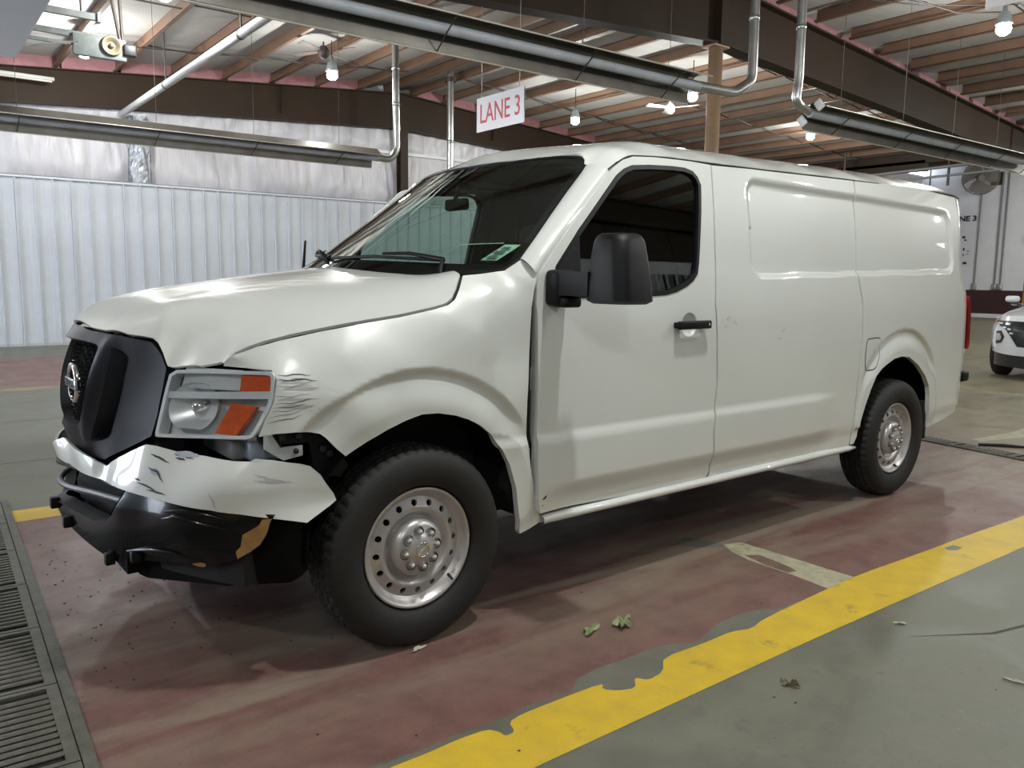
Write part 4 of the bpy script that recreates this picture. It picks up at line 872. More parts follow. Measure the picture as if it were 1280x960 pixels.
# honeycomb behind the openings
mb = MB()
for i in range(-12, 13):
    for j in range(26):
        y = 1 + i * .034; z = .80 + j * .0155
        if abs(y - 1) > .40 or z > 1.17: continue
        yy = y + (.017 if j % 2 else 0); xg = float(GS(yy, z)) + .062
        pts = [(xg, yy + .0105 * math.cos(PI / 6 + k * PI / 3), z + .0095 * math.sin(PI / 6 + k * PI / 3)) for k in range(6)]
        q = [(xg - .012, yy + .0075 * math.cos(PI / 6 + k * PI / 3), z + .0065 * math.sin(PI / 6 + k * PI / 3)) for k in range(6)]
        mb.add(pts + q, [(k, (k + 1) % 6, 6 + (k + 1) % 6, 6 + k) for k in range(6)])
o = mb.build('grille_mesh', mat('gloss_black_mesh', (.012, .012, .014), .25), gr); tag(o, kind='stuff')
panel('mesh_backing', [(.58, 1.17), (1.42, 1.17), (1.40, .79), (.60, .79)], S_gr, M_dark, gr, step=.06, thick=0, off=-.075, outward=FRONT)
# round badge: ring, bar with raised letters
bx = -.965; ring = MB()
Mx = Matrix(((0, 0, -1, bx), (-1, 0, 0, 1.0), (0, 1, 0, .985), (0, 0, 0, 1)))   # local x -> -y, local y -> z, local z -> -x
Mx_rot = Matrix.Translation((0, 0, 0))
nr = 40; vs = []; fs = []
for k in range(nr):
    a = 2 * PI * k / nr
    for (r, h) in ((.082, 0), (.079, .016), (.063, .018), (.058, .0)):
        v = Mx @ Vector((r * math.cos(a), r * math.sin(a), h)); vs.append(v)
for k in range(nr):
    for q in range(3): fs.append((k * 4 + q, ((k + 1) % nr) * 4 + q, ((k + 1) % nr) * 4 + q + 1, k * 4 + q + 1))
ring.add(vs, fs, True)
bd = ring.build('badge', M_chrome, gr)
bmx = MB(); bmx.bevbox((-.094, -.0205, .004), (.094, .0205, .022), .005, M=Mx).build('badge_bar', M_chrome, bd) if False else None
bb_ = MB().bevbox((-.094, -.0205, .004), (.094, .0205, .022), .005, M=Mx); o = bb_.build('badge_bar', M_chrome, gr)
text_mesh('NISSAN', .036, mat('badge_letters', (.05, .05, .055), .4), gr, 'badge_letters', Mx @ Matrix.Translation((0, -.001, .0225)), .0012, .0008, 1.15)
MB().tube([(-.955, 1.0, .92), (-.93, 1.0, .985), (-.955, 1.0, 1.05)], .02, 8).build('badge_mount', M_gplas, gr)
# ---- headlights
for mir in (False, True):
    hlp = panel('headlight', D['headlight'], S_hl, M_lens, van, step=.05, thick=0, off=.004, outward=FRONT, mirror=mir, rnd=1)
    hl_loop = smooth_loop(D['headlight'], 1)
    panel('bezel', hl_loop, S_hl, M_lampgrey, hlp, holes=[shrink(hl_loop, .012)], step=.05, thick=.05, off=.002, outward=FRONT, mirror=mir)
    panel('bucket', shrink(hl_loop, .010), S_hl, M_lampgrey, hlp, step=.04, thick=0, off=-.055, outward=FRONT, mirror=mir)
    panel('divider', D['hl_div'], S_hl, M_lamprefl, hlp, step=.05, thick=.03, off=-.006, outward=FRONT, mirror=mir)
    panel('amber_reflector', D['hl_amber1'], S_hl, M_amber, hlp, step=.05, thick=.02, off=-.008, outward=FRONT, mirror=mir)
    panel('amber_reflector', D['hl_amber2'], S_hl, M_amber, hlp, step=.05, thick=.02, off=-.006, outward=FRONT, mirror=mir)
    def mr(p): return p if not mir else (p[0], 2 - p[1], p[2])
    # low beam bowl and ribbed turn-signal reflector
    y0, z0 = .36, .955; x0 = float(LS(y0, z0)); mb = MB(); vs = []; fs = []
    for i, (r, d) in enumerate(((.088, .018), (.080, .03), (.062, .05), (.04, .075), (.015, .088))):
        for k in range(24):
            a = 2 * PI * k / 24; yy = y0 + r * math.cos(a) * 1.05; zz = z0 + max(-.075, min(.082, r * math.sin(a))); vs.append(mr((float(LS(yy, zz)) + d, yy, zz)))
    for i in range(4):
        for k in range(24): fs.append((i * 24 + k, i * 24 + (k + 1) % 24, (i + 1) * 24 + (k + 1) % 24, (i + 1) * 24 + k))
    mb.add(vs, fs, True).build('reflector_bowl', M_lamprefl, hlp)
    mb = MB(); q = mr((x0 + .05, y0, z0)); mb.lathe([(0, -.035), (.018, -.03), (.020, .03), (0, .032)], 16, q, 'x').build('lamp_bulb', M_chrome, hlp)
    mb = MB(); vs = []; fs = []; nc = 60
    for i in range(nc + 1):
        y = .43 - .21 * i / nc; dd = .022 + (.004 if i % 2 else .0) + .018 * abs(i / nc - .5)
        for z in (1.018, 1.088): vs.append(mr((float(LS(y, z)) + dd, y, z)))
    for i in range(nc): fs.append((2 * i, 2 * i + 2, 2 * i + 3, 2 * i + 1))
    mb.add(vs, fs).build('ribbed_reflector', M_lamprefl, hlp)
# ---- torn bumper: painted skin, lower black skin, air dam
bo = [tuple(p) for p in D['bumper']]
k1 = len(bo)
bump_loop = [(2 - .72, .704), (2 - .58, .771), (2 - .47, .817), (2 - .25, .80), (2 - .07, .798), (2.0, .70), (1.96, .60), (2 - .25, .637), (2 - .45, .6455), (2 - .79, .659), (1.10, .672)]
bump_loop = [(1.28, .704)] + [(1.16, .728)] + bo + [(1.21, .659), (1.55, .6455), (1.75, .637), (1.96, .60), (2.0, .70), (1.93, .798), (1.75, .80), (1.53, .817), (1.42, .771)]
fb = panel('front_bumper', bump_loop, S_bm, M_paint, van, step=.03, thick=.012, outward=FRONT)
lo_ = [tuple(p) for p in D['lower']]
lo_ = [(y, min(z, .700 - .02 * max(0, y - .9))) for y, z in lo_]
low_loop = lo_ + [(1.10, .392), (1.26, .349), (1.34, .34), (1.54, .39), (1.72, .405), (1.85, .45), (1.93, .56), (1.95, .615), (1.75, .645), (1.55, .655), (1.22, .669), (1.10, .690)]
vent = [tuple(p) for p in D['vent']]; vh = vent[1:9]
vent_loop = [(1.0, .655)] + vh + [(1.0, .505)] ; vent_loop = vh + [(1.0, .515), (1.0 + (1 - .845), .498)] + [(2 - y, z) for y, z in reversed(vh[:-1])] + [(1.0, .660)]
lower = panel('lower_bumper', low_loop, S_lb, M_bgloss, van, holes=[vent_loop], step=.03, thick=.03, outward=FRONT)
panel('vent_backing', shrink(vent_loop, -.02), S_lb, M_dark, lower, step=.06, thick=0, off=-.09, outward=FRONT)
pts = []
for y in np.linspace(.585, 1.415, 22):
    z = .592 - .012 * math.cos((y - 1) * 3.6); pts.append((float(LB(y, z)) + .045 - .02 * max(0, 1 - abs(y - 1) / .42), y, z))
MB().tube(pts, .013, 10).build('vent_bar', mat('satin_grey_bar', (.10, .105, .125), .35), lower)
pts = []
L = resample(vent_loop, .03); vs = []; fs = []; inn_ = shrink(L, .018); n = len(L)
for Q, o_ in ((L, -.003), (inn_, .045)):
    for y, z in Q: vs.append((float(LB(y, z)) + o_, y, z))
for i in range(n): fs.append((i, (i + 1) % n, n + (i + 1) % n, n + i))
MB().add(vs, fs, True).build('vent_rim', M_gplas, lower)
panel('bare_patch', D['tan1'], S_lb, M_tan, lower, step=.02, thick=0, off=.0016, outward=FRONT)
panel('bare_patch', D['tan2'], S_lb, M_tan, lower, step=.02, thick=0, off=.0016, outward=FRONT)
# crumpled fold and torn clips along the lower skin
mb = MB()
def fold(path, r):
    pts = [(float(LB(y, z)) - d, y, z) for y, z, d in path]; mb.tube(pts, r, 8)
fold([(.60, .405, .000), (.50, .43, .004), (.38, .438, .003), (.27, .43, -.002)], [.004, .012, .012, .004])
fold([(.36, .60, -.004), (.27, .615, -.001), (.19, .61, .0), (.13, .59, -.003)], [.003, .012, .012, .004])
fold([(.36, .575, -.004), (.30, .59, -.003), (.22, .58, -.002), (.16, .56, -.004)], [.003, .012, .014, .004])
mb.build('crumpled_fold', M_bgloss, lower)
for (y, z) in ((1.08, .505), (.985, .445), (.72, .352), (.56, .395)):
    x = float(LB(y, z)); MB().bevbox((x - .022, y - .018, z - .024), (x + .012, y + .018, z + .02), .004).build('torn_clip', M_plas, lower)
dam = [(1.34, .387), (1.38, .302), (1.42, .2945), (1.76, .3305), (1.92, .354), (1.95, .388), (1.95, .57), (1.84, .598)]
DA = [(-.9135, .66, .387), (-.8801, .62, .3022), (-.8601, .58, .2945), (-.6864, .24, .3305), (-.5236, .08, .3542), (-.5068, .05, .3883), (-.4939, .05, .5703), (-.6429, .16, .5981), (-.80, .5, .60), (-.885, .66, .52)]
mb = MB(); vs = [(x + .02, y, z) for x, y, z in DA] + [(x + .07, y + .03, z) for x, y, z in DA]; n = len(DA)
mb.add(vs, [tuple(range(n)), tuple(range(n, 2 * n))[::-1]] + [(i, (i + 1) % n, n + (i + 1) % n, n + i) for i in range(n)])
mb.add([(x + .02, 2 - y, z) for x, y, z in DA] + [(x + .07, 2 - y - .03, z) for x, y, z in DA], [tuple(range(n)), tuple(range(n, 2 * n))[::-1]] + [(i, (i + 1) % n, n + (i + 1) % n, n + i) for i in range(n)])
mb.box((-.90, .62, .31), (-.84, 1.38, .42)); mb.build('air_dam', M_shield, van)
# ---- what shows between headlight and bumper: support, crash foam, bracket, fender liner tabs
mb = MB().bevbox((-.64, .22, .775), (-.55, 1.78, .845), .01).build('radiator_support', mat('dusty_grey_support', (.20, .20, .205), .6), van)
MB().bevbox((-.62, .30, .78), (-.50, .44, .86), .012).build('support_box', mat('bluish_grey_part', (.24, .27, .33), .5), van)
MB().bevbox((-.60, .15, .775), (-.49, .25, .855), .015).build('washer_bottle', mat('milky_blue_plastic', (.30, .34, .43), .4), van)
mb = MB().prism([(-.585, .885), (-.56, .885), (-.53, .835), (-.45, .835), (-.45, .80), (-.52, .79), (-.585, .835)], .075, .083, 'y'); br = mb.build('bumper_bracket', M_grey, van)
MB().lathe([(0, -.008), (.009, -.007), (.010, 0)], 12, (-.475, .075, .818), 'y').build('bracket_screw', M_rubber, br)
MB().prism([(-.60, .88), (-.45, .885), (-.39, .865), (-.30, .78), (-.27, .74), (-.30, .70), (-.40, .72), (-.42, .84), (-.58, .845)], .09, .13, 'y').build('liner_flange', M_plas, van)
for (x, z) in ((-.52, .868), (-.46, .868), (-.37, .81), (-.345, .79)): MB().bevbox((x - .012, .078, z - .012), (x + .012, .095, z + .012), .004).build('liner_clip', M_rubber, van)
# ---- scuffs and dark scratches
mb = MB()
for (x0, x1, z, dz, w) in ((-.53, -.42, 1.082, -.004, .0035), (-.535, -.40, 1.068, -.010, .0045), (-.54, -.44, 1.063, .004, .002), (-.55, -.40, .985, .012, .0028), (-.555, -.44, .972, .008, .0022), (-.56, -.47, .960, .006, .002), (-.575, -.46, .925, .018, .0030), (-.57, -.45, .94, .022, .0016), (-.55, -.43, 1.01, .003, .0014), (-.545, -.42, 1.045, -.002, .0016)):
    pth = [(x0 + (x1 - x0) * t, z + dz * t + .0022 * math.sin(9 * t + x0 * 90) + rng.normal(0, .0006)) for t in np.linspace(0, 1, 14)]
    ribbon_on(S_fend, pth, w * .8, .0015, mb)
fender_l = [o for o in van.children if o.name == 'fender'][0]
mb.build('scratch', M_scuff, fender_l)
mb = MB()
for (x0, x1, z, w) in ((-.52, -.40, 1.035, .014), (-.53, -.42, 1.055, .010), (-.54, -.43, 1.000, .008), (-.54, -.42, .975, .012)):
    pth = [(x0 + (x1 - x0) * t, z + .003 * math.sin(6 * t)) for t in np.linspace(0, 1, 10)]; ribbon_on(S_fend, pth, w, .001, mb)
mb.build('rub_mark', M_scuffg, fender_l)
def streaks(name, pts_list, w, m, off=.0018):
    mb = MB()
    for L in pts_list:
        L = np.array(L, float); t = np.linspace(0, 1, 16); d = np.linspace(0, 1, len(L)); pth = np.stack([np.interp(t, d, L[:, 0]), np.interp(t, d, L[:, 1])], 1) + rng.normal(0, .0008, (16, 2))
        ribbon_on(S_bm, pth, w, off, mb, FRONT)
    mb.build(name, m, fb)
streaks('scratch', [[(.44, .790), (.40, .780), (.36, .765)], [(.36, .795), (.32, .792), (.285, .787)], [(.35, .785), (.31, .780)], [(.43, .745), (.39, .735), (.355, .700)], [(.47, .690), (.42, .683), (.36, .665)], [(.42, .672), (.37, .668), (.33, .664)], [(.48, .700), (.45, .698)]], .0065, M_scuff)
streaks('scratch', [[(.17, .69), (.155, .665), (.15, .640)], [(.085, .755), (.06, .735), (.04, .725)], [(.08, .735), (.06, .727), (.035, .718)]], .0045, M_scuffg)
streaks('rub_mark', [[(.36, .80), (.32, .80), (.27, .797)], [(.42, .742), (.40, .735), (.37, .72)]], .02, mat('blue_grey_rub', (.36, .39, .45), .5))
mb = MB(); 
for (x0, z0, x1, z1) in ((1.79, 1.215, 1.83, 1.235), (1.78, 1.175, 1.81, 1.19), (1.86, 1.21, 1.885, 1.19), (2.28, 1.14, 2.33, 1.16), (2.24, 1.11, 2.30, 1.10)):
    ribbon_on(S_side, [(x0 + (x1 - x0) * t, z0 + (z1 - z0) * t) for t in np.linspace(0, 1, 6)], .010, .001, mb)
mb_ = mb.build('rub_mark', mat('faint_rub', (.52, .52, .50), .5), [o for o in van.children if o.name == 'side_panel'][0])
mb = MB(); ribbon_on(S_side, [(.585, .487), (.60, .495), (.607, .503)], .012, .001, mb); ribbon_on(S_side, [(.58, .46), (.592, .463)], .006, .001, mb); mb.build('chipped_edge', M_scuff, dl_)
# ---- wheel housings
for (wx, wz, r, nm) in ((.04, .43, .50, 'wheel_liner'), (3.70, .50, .50, 'wheel_liner')):
    for mir in (False, True):
        mb = MB(); mb.lathe([(r, .045), (r, .42), (0, .42)], 40, (wx, 0, wz), 'y', a0=-.03, a1=PI + .03)
        mb.build(nm, M_shield, van) if not mir else None
        if mir:
            mb2 = MB(); mb2.lathe([(r, 1.955), (r, 1.58), (0, 1.58)], 40, (wx, 0, wz), 'y', a0=-.03, a1=PI + .03); mb2.build(nm, M_shield, van)
MB().bevbox((4.14, .045, .33), (4.17, .30, .60), .008).build('mud_flap', M_rubber, van)
# ---- wheels (built around the origin, outer face towards -y)
TR, RW = .392, .245
def tyre_mesh():
    mb = MB(); nA = 216
    prof = []                                       # (y across, r, kind)
    side = [(.052, .238, 0), (.030, .246, 0), (.016, .262, 0), (.008, .290, 0), (.006, .318, 0), (.010, .340, 0), (.018, .358, 0), (.028, .371, 0)]
    tread = [(.034, .3765, 1), (.050, .3845, 1), (.066, .3875, 1), (.0665, .379, 2), (.073, .379, 2), (.0735, .389, 3), (.100, .391, 3), (.1005, .381, 2), (.108, .381, 2), (.1085, .3915, 3), (.1365, .3915, 3), (.137, .381, 2), (.1445, .381, 2), (.145, .391, 3), (.1715, .389, 3), (.172, .379, 2), (.1785, .379, 2), (.179, .3875, 1), (.195, .3845, 1), (.211, .3765, 1)]
    back = [(RW - a, r, 0) for a, r, k in reversed(side)]
    prof = side + tread + back; vs = []; fs = []; P = len(prof)
    for k in range(nA):
        a = 2 * PI * k / nA
        for (y, r, kd) in prof:
            rr = r; aa = a
            if kd == 1 and k % 4 == 0: rr -= .006
            if kd == 3:
                aa = a + (.008 if y < .12 else -.008)
                if (k + (1 if y < .12 else 3)) % 4 == 0: rr -= .0055
            if kd == 0 and .364 > r > .335 and k % 2 == 0: rr += 0; y = y - (.0012 if r > .335 and r < .345 else 0)
            vs.append((rr * math.cos(aa), y, rr * math.sin(aa)))
    for k in range(nA):
        k2 = (k + 1) % nA
        for j in range(P - 1): fs.append((k * P + j, k * P + j + 1, k2 * P + j + 1, k2 * P + j))
    mb.add(vs, fs, False); me = mb.mesh('tyre', M_rubber)
    sm = [True] * len(me.polygons); me.polygons.foreach_set('use_smooth', sm)
    try: me.set_sharp_from_angle(angle=math.radians(28))
    except Exception: pass
    return me
tyre_me = tyre_mesh()
rim_prof = [(.2345, .046), (.236, .040), (.233, .036), (.226, .037), (.219, .044), (.212, .058), (.203, .064), (.196, .070)]
rim_lip = MB().lathe([(.200, .20)] + [(.228, .055)] + rim_prof, 72).mesh('rim', M_silver)
def dish_y(r): return np.interp(r, [.0, .085, .105, .116, .124, .132, .140, .148, .156, .165, .185, .198], [.085, .085, .088, .087, .082, .073, .063, .057, .056, .060, .067, .071])
circ = lambda r, n, cx=0, cz=0: [(cx + r * math.cos(2 * PI * k / n), cz + r * math.sin(2 * PI * k / n)) for k in range(n)]
S_dish = lambda x, z: (x, dish_y(np.hypot(x, z)), z)
holes = [circ(.0125, 14, .174 * math.cos(2 * PI * (k + .5) / 16), .174 * math.sin(2 * PI * (k + .5) / 16)) for k in range(16)]
tmp = panel('rim_dish', circ(.198, 80), S_dish, M_silver, None, holes=holes + [circ(.085, 40)], step=.009, thick=.012, outward=(0, -1, 0))
dish_me = tmp.data; bpy.data.objects.remove(tmp)
mb = MB().lathe([(.107, .090), (.109, .050), (.103, .044), (.098, .038), (.088, .034), (.070, .030), (.052, .020), (.040, .014), (.025, .012), (0, .012)], 56)
cap_me = mb.mesh('hub_cap', M_cap2)
recess_me = MB().lathe([(.0215, .001), (.0205, -.004), (.018, .0), (.016, .010), (0, .011)], 20).mesh('nut_recess', mat('dark_recess', (.12, .115, .115), .5, metal=.3))
nut_me = MB().lathe([(0, -.016), (.006, -.0155), (.0105, -.011), (.0118, .0), (.0118, .012)], 6, smooth=False).lathe([(0, -.0175), (.006, -.016), (.0095, -.011)], 16).mesh('lug_nut', M_silver)
ringm = MB()
vs = []; fs = []
for k in range(32):
    a = 2 * PI * k / 32
    for r, h in ((.0235, .0), (.0225, -.003), (.0195, -.003), (.0185, .0)): vs.append((r * math.cos(a), h, r * math.sin(a)))
for k in range(32):
    for q in range(3): fs.append((k * 4 + q, ((k + 1) % 32) * 4 + q, ((k + 1) % 32) * 4 + q + 1, k * 4 + q + 1))
Ma = Matrix.Rotation(-.95, 4, 'Y'); vs = [(a * 1.32, b, c * 1.32) for a, b, c in vs]; ringm.add(vs, fs, True).bevbox((-.035, -.0035, -.0055), (.035, .001, .0055), .0015, M=Ma); emb_me = ringm.mesh('cap_emblem', M_chrome)
drum_me = MB().lathe([(0, .112), (.196, .112), (.196, .19)], 40).mesh('brake_drum', M_shield)
valve_me = MB().tube([(.205 * math.cos(-.62), .060, .205 * math.sin(-.62)), (.214 * math.cos(-.66), .030, .214 * math.sin(-.66))], [.006, .0045], 8).mesh('valve_stem', M_rubber)
wt_me = MB().bevbox((-.012, .030, -.006), (.012, .038, .006), .003).mesh('balance_weight', M_grey)
def wheel(x, y, mir, roll=0.0):
    w = link('wheel', tyre_me, van, (x, y, .386)); w.rotation_euler = (0, roll, PI if mir else 0)
    for me, nm in ((rim_lip, 'rim'), (dish_me, 'rim_dish'), (cap_me, 'hub_cap'), (emb_me, 'cap_emblem'), (drum_me, 'brake_drum'), (valve_me, 'valve_stem')):
        o = link(nm, me, w)
        if nm == 'cap_emblem': o.location = (0, .0115, 0)
    for k in range(8):
        a = 2 * PI * (k + .35) / 8; cx, cz = .070 * math.cos(a), .070 * math.sin(a)
        link('nut_recess', recess_me, w, (cx, .0275, cz)); link('lug_nut', nut_me, w, (cx, .026, cz))
wheel(0, .005, False, .15); wheel(3.711, .005, False, .6); wheel(0, 1.995, True); wheel(3.711, 1.995, True)
# ---- door mirrors
def mirror(mir):
    def q(p): return p if not mir else (p[0], 2 - p[1], p[2])
    m0 = MB()
    Z = [1.318, 1.33, 1.40, 1.50, 1.555, 1.578, 1.588]; secs = []
    for z in Z:
        t = (z - 1.318) / .27; e = .018 if z in (1.318, 1.588) else (.006 if z == 1.578 else 0)
        xf = .600 + .030 * t ** 2 + e; xb = .790 - .012 * t + -e; yo = -.405 + .050 * t ** 1.6 + e; yi = -.195 - .012 * t ** 2 - e
        loop = []
        for (cx, cy, a0) in ((xf + .05, yi - .025, 90), (xf + .055, yo + .055, 180), (xb - .03, yo + .05, 270), (xb - .02, yi - .02, 0)):
            rx, ry = {90: (.05, .025), 180: (.055, .055), 270: (.03, .05), 0: (.02, .02)}[a0]
            for k in range(5):
                a = math.radians(a0 + 90 * k / 4); loop.append((cx + rx * math.cos(a), cy + ry * math.sin(a), z))
        secs.append([q(p) for p in loop])
    skin(m0, secs, smooth=True); mo = m0.build('door_mirror', M_plas, van)
    try: mo.data.set_sharp_from_angle(angle=math.radians(50))
    except Exception: pass
    a = MB(); vs = [(.595, -.02, 1.345), (.595, -.02, 1.442), (.597, -.22, 1.345), (.597, -.22, 1.440), (.69, -.02, 1.345), (.69, -.02, 1.442), (.70, -.22, 1.345), (.70, -.22, 1.440)]
    a.add([q(p) for p in vs], [(0, 2, 3, 1), (4, 5, 7, 6), (1, 3, 7, 5), (0, 4, 6, 2), (0, 1, 5, 4), (2, 6, 7, 3)])
    a.build('mirror_arm', M_plas, mo)
    c = (.62, .01); b_ = MB()
    b0, b1 = q((.590, -.065, 1.300)), q((.70, .03, 1.448)); lo2 = [min(b0[i], b1[i]) for i in range(3)]; hi2 = [max(b0[i], b1[i]) for i in range(3)]
    b_.bevbox(lo2, hi2, .022, seg=3)
    b0, b1 = q((.60, -.10, 1.296)), q((.69, .0, 1.340)); lo2 = [min(b0[i], b1[i]) for i in range(3)]; hi2 = [max(b0[i], b1[i]) for i in range(3)]
    b_.bevbox(lo2, hi2, .015, seg=3).build('mirror_base', M_plas, mo)
    gl = MB(); gl.add([q(p) for p in ((.786, -.375, 1.335), (.786, -.215, 1.335), (.780, -.225, 1.56), (.780, -.34, 1.56))], [(0, 1, 2, 3)]).build('mirror_glass', M_chrome, mo)
mirror(False)
# ---- wipers, cowl, antenna
MB().add([(.26, .22, 1.375), (.42, .2, 1.40), (.24, .6, 1.38), (.14, .6, 1.37), (.20, 1.0, 1.38), (.10, 1.0, 1.37), (.24, 1.4, 1.38), (.14, 1.4, 1.37), (.42, 1.8, 1.40), (.26, 1.78, 1.375)], [(0, 1, 2, 3), (3, 2, 4, 5), (5, 4, 6, 7), (7, 6, 8, 9)]).build('cowl', M_plas, van)
def on_ws(y, z, off): 
    n_ = Vector((-1, 0, 1.2)).normalized(); return Vector((float(Wx(y, z)), y, z)) + n_ * off
mb = MB().tube([(.28, .33, 1.425), on_ws(.36, 1.47, .02), on_ws(.52, 1.492, .024), on_ws(.66, 1.495, .02)], [.012, .010, .008, .006], 8)
mb.tube([on_ws(.36, 1.472, .012), on_ws(.7, 1.488, .012), on_ws(1.0, 1.482, .012)], .008, 6).build('wiper', M_plas, van)
mb = MB().tube([(.22, 1.08, 1.42), on_ws(1.12, 1.49, .03), on_ws(1.3, 1.51, .03), on_ws(1.42, 1.505, .02)], [.012, .011, .008, .006], 8)
mb.tube([on_ws(1.05, 1.49, .012), on_ws(1.4, 1.50, .012), on_ws(1.66, 1.53, .012)], .008, 6).build('wiper', M_plas, van)
MB().tube([(.335, 1.78, 1.40), (.345, 1.785, 1.47), (.36, 1.79, 1.60)], [.010, .009, .006], 8).build('antenna', M_plas, van)
# ---- cab interior
MB().box((1.90, .17, .5), (1.945, 1.83, 1.95)).build('bulkhead', M_inner, van)
MB().add([(.55, .15, 1.425), (.55, 1.85, 1.425), (.10, 1.6, 1.385), (.10, .4, 1.385), (.80, .15, 1.41), (.80, 1.85, 1.41), (.88, .15, 1.30), (.88, 1.85, 1.30), (.80, .15, .9), (.80, 1.85, .9)], [(0, 1, 2, 3), (0, 4, 5, 1), (4, 6, 7, 5), (6, 8, 9, 7)]).build('dashboard', M_dash, van)
for y in (.55, 1.45):
    s_ = MB().bevbox((1.18, y - .25, .78), (1.68, y + .25, .98), .05).build('seat', M_seat, van)
    Mt = Matrix.Translation((1.62, y, .95)) @ Matrix.Rotation(.18, 4, 'Y')
    MB().bevbox((-.06, -.25, 0), (.06, .25, .60), .05, M=Mt).build('backrest', M_seat, s_)
    MB().bevbox((-.045, -.13, .62), (.045, .13, .80), .04, M=Mt).build('headrest', M_seat, s_)
mb = MB(); Mt = Matrix.Translation((1.02, .55, 1.26)) @ Matrix.Rotation(-.9, 4, 'Y'); pts = [Mt @ Vector((.19 * math.cos(a), .19 * math.sin(a), 0)) for a in np.linspace(0, 2 * PI, 37)]
mb.tube(pts, .014, 8, caps=False).tube([Mt @ Vector((-.18, 0, 0)), Mt @ Vector((0, 0, -.03)), Mt @ Vector((.18, 0, 0))], .016, 6).bevbox((-.05, -.05, -.05), (.05, .05, 0), .015, M=Mt).build('steering_wheel', M_plas, van)
mp_ = on_ws(.93, 1.85, -.10); MB().bevbox((mp_.x - .01, mp_.y - .085, mp_.z - .030), (mp_.x + .03, mp_.y + .085, mp_.z + .028), .012).build('rear_view_mirror', M_plas, van)
MB().tube([mp_ + Vector((0, 0, .02)), on_ws(.93, 1.91, -.01)], .012, 8).build('mirror_stalk', M_plas, van)
hl_ = MB(); 
panel('headliner', [(1.0, .28), (1.93, .2), (1.93, 1.8), (1.0, 1.72), (.93, 1.0)], lambda x, y: (x, y, RT(x, y) - .035), M_inner, van, step=.12, thick=0, outward=(0, 0, -1))
for sy in (0, 1):
    y = .0 if not sy else 2.0
    MB().box((1.62, .09 if not sy else 1.87, .5), (1.93, .13 if not sy else 1.91, 1.35)).build('pillar_trim', M_inner, van)
for o in list(bpy.data.objects):
    if o.name.split('.')[0] in ('scratch', 'rub_mark', 'glass_scratch', 'crumpled_fold', 'chipped_edge'): o['kind'] = 'stuff'
# ================================================================= THINGS IN THE HALL
M_galv = mat('galvanised_steel', (.50, .51, .51), .28, metal=.85, noise=.2, nscale=6)
M_refl = mat('aluminium_reflector', (.30, .285, .26), .30, metal=.9, noise=.25, nscale=3)
M_tubeg = mat('blue_grey_heater_tube', (.44, .47, .52), .5, metal=.1, noise=.2, nscale=5)
M_lip = mat('pale_reflector_lip', (.55, .52, .46), .4, metal=.4)
def heater(label, x0, x1, y, z, tilt, hang, flue, tabs=0):
    t = thing('tube_heater', label, 'heater', (x0, y, z)); L = x1 - x0
    Mt = Matrix.Rotation(tilt, 4, 'X')
    sec = [(-.215, -.10), (-.205, -.095), (-.10, .075), (.10, .075), (.205, -.095), (.215, -.10)]
    k = max(1, round(L / 3.0))
    for i in range(k):
        a, b = i * L / k + (.0 if i == 0 else -.02), (i + 1) * L / k; s_ = 1 + .012 * (i % 2); vs = []; fs = []
        for x in (a, b):
            for (u, w) in sec: vs.append(Mt @ Vector((x, u * s_, w * s_)))
            for (u, w) in reversed(sec): vs.append(Mt @ Vector((x, u * s_, w * s_ + .004)))
        n = 12
        for q in range(n): fs.append((q, (q + 1) % n, n + (q + 1) % n, n + q))
        MB().add(vs, fs).build('reflector', M_refl, t)
    lp = MB()
    for sg in (-1, 1): lp.tube([Mt @ Vector((0, sg * .217, -.102)), Mt @ Vector((L, sg * .217, -.102))], .009, 6)
    lp.build('reflector_lip', M_lip, t)
    MB().tube([Mt @ Vector((-.05, 0, -.035)), Mt @ Vector((L + .02, 0, -.035))], .052, 18).build('burner_tube', M_tubeg, t)
    for x in hang:
        mb = MB(); mb.tube([Mt @ Vector((x, -.22, -.10)), Mt @ Vector((x, -.06, -.095)), Mt @ Vector((x, .06, -.095)), Mt @ Vector((x, .22, -.10))], .007, 6)
        mb.tube([Mt @ Vector((x, 0, .08)), (x, 0, .22), (x, .0, rz(x0 + x) - z + .02)], .0035, 5); mb.build('hanger_wire', M_rod, t)
    if flue:
        pts = [Vector(p) - Vector((x0, y, z)) for p in flue]; mb = MB(); P_ = []
        for i, p in enumerate(pts):
            if 0 < i < len(pts) - 1:
                a = (pts[i - 1] - p).normalized(); b = (pts[i + 1] - p).normalized(); r = .07
                P_ += [p + a * r, p + (a + b) * r * .28, p + b * r]
            else: P_.append(p)
        mb.tube(P_, .058, 18)
        for q in (.35, .62):
            c = pts[-2].lerp(pts[-1], q); mb.lathe([(.058, -.03), (.063, -.028), (.063, .028), (.058, .03)], 18, c, 'z')
        mb.build('flue_pipe', M_galv, t)
    if tabs:
        for sg in (-1, 1): MB().bevbox((-.03, sg * .15 - .055, -.09), (.01, sg * .15 + .055, .05), .015, M=Mt).build('end_cap', mat('white_end_cap', (.8, .8, .8), .5), t)
    return t
TL_ = -.62
heater('long tube heater crossing the top of the photo in front of the lane sign', -2.0, 6.06, 4.0, 3.66, TL_, (.9, 2.3, 4.6, 6.3, 7.6), [(6.02, 4.0, 3.64), (6.75, 4.0, 3.66), (7.09, 4.0, 3.85), (7.06, 4.0, 5.95)])
heater('tube heater on the right, over the rear of the cargo van', 8.36, 15.6, 4.0, 3.64, TL_, (.7, 2.4, 4.0, 5.6, 6.9), [(8.4, 4.0, 3.62), (8.02, 4.0, 3.72), (8.06, 4.0, 3.98), (8.03, 4.0, 5.92)], 1)
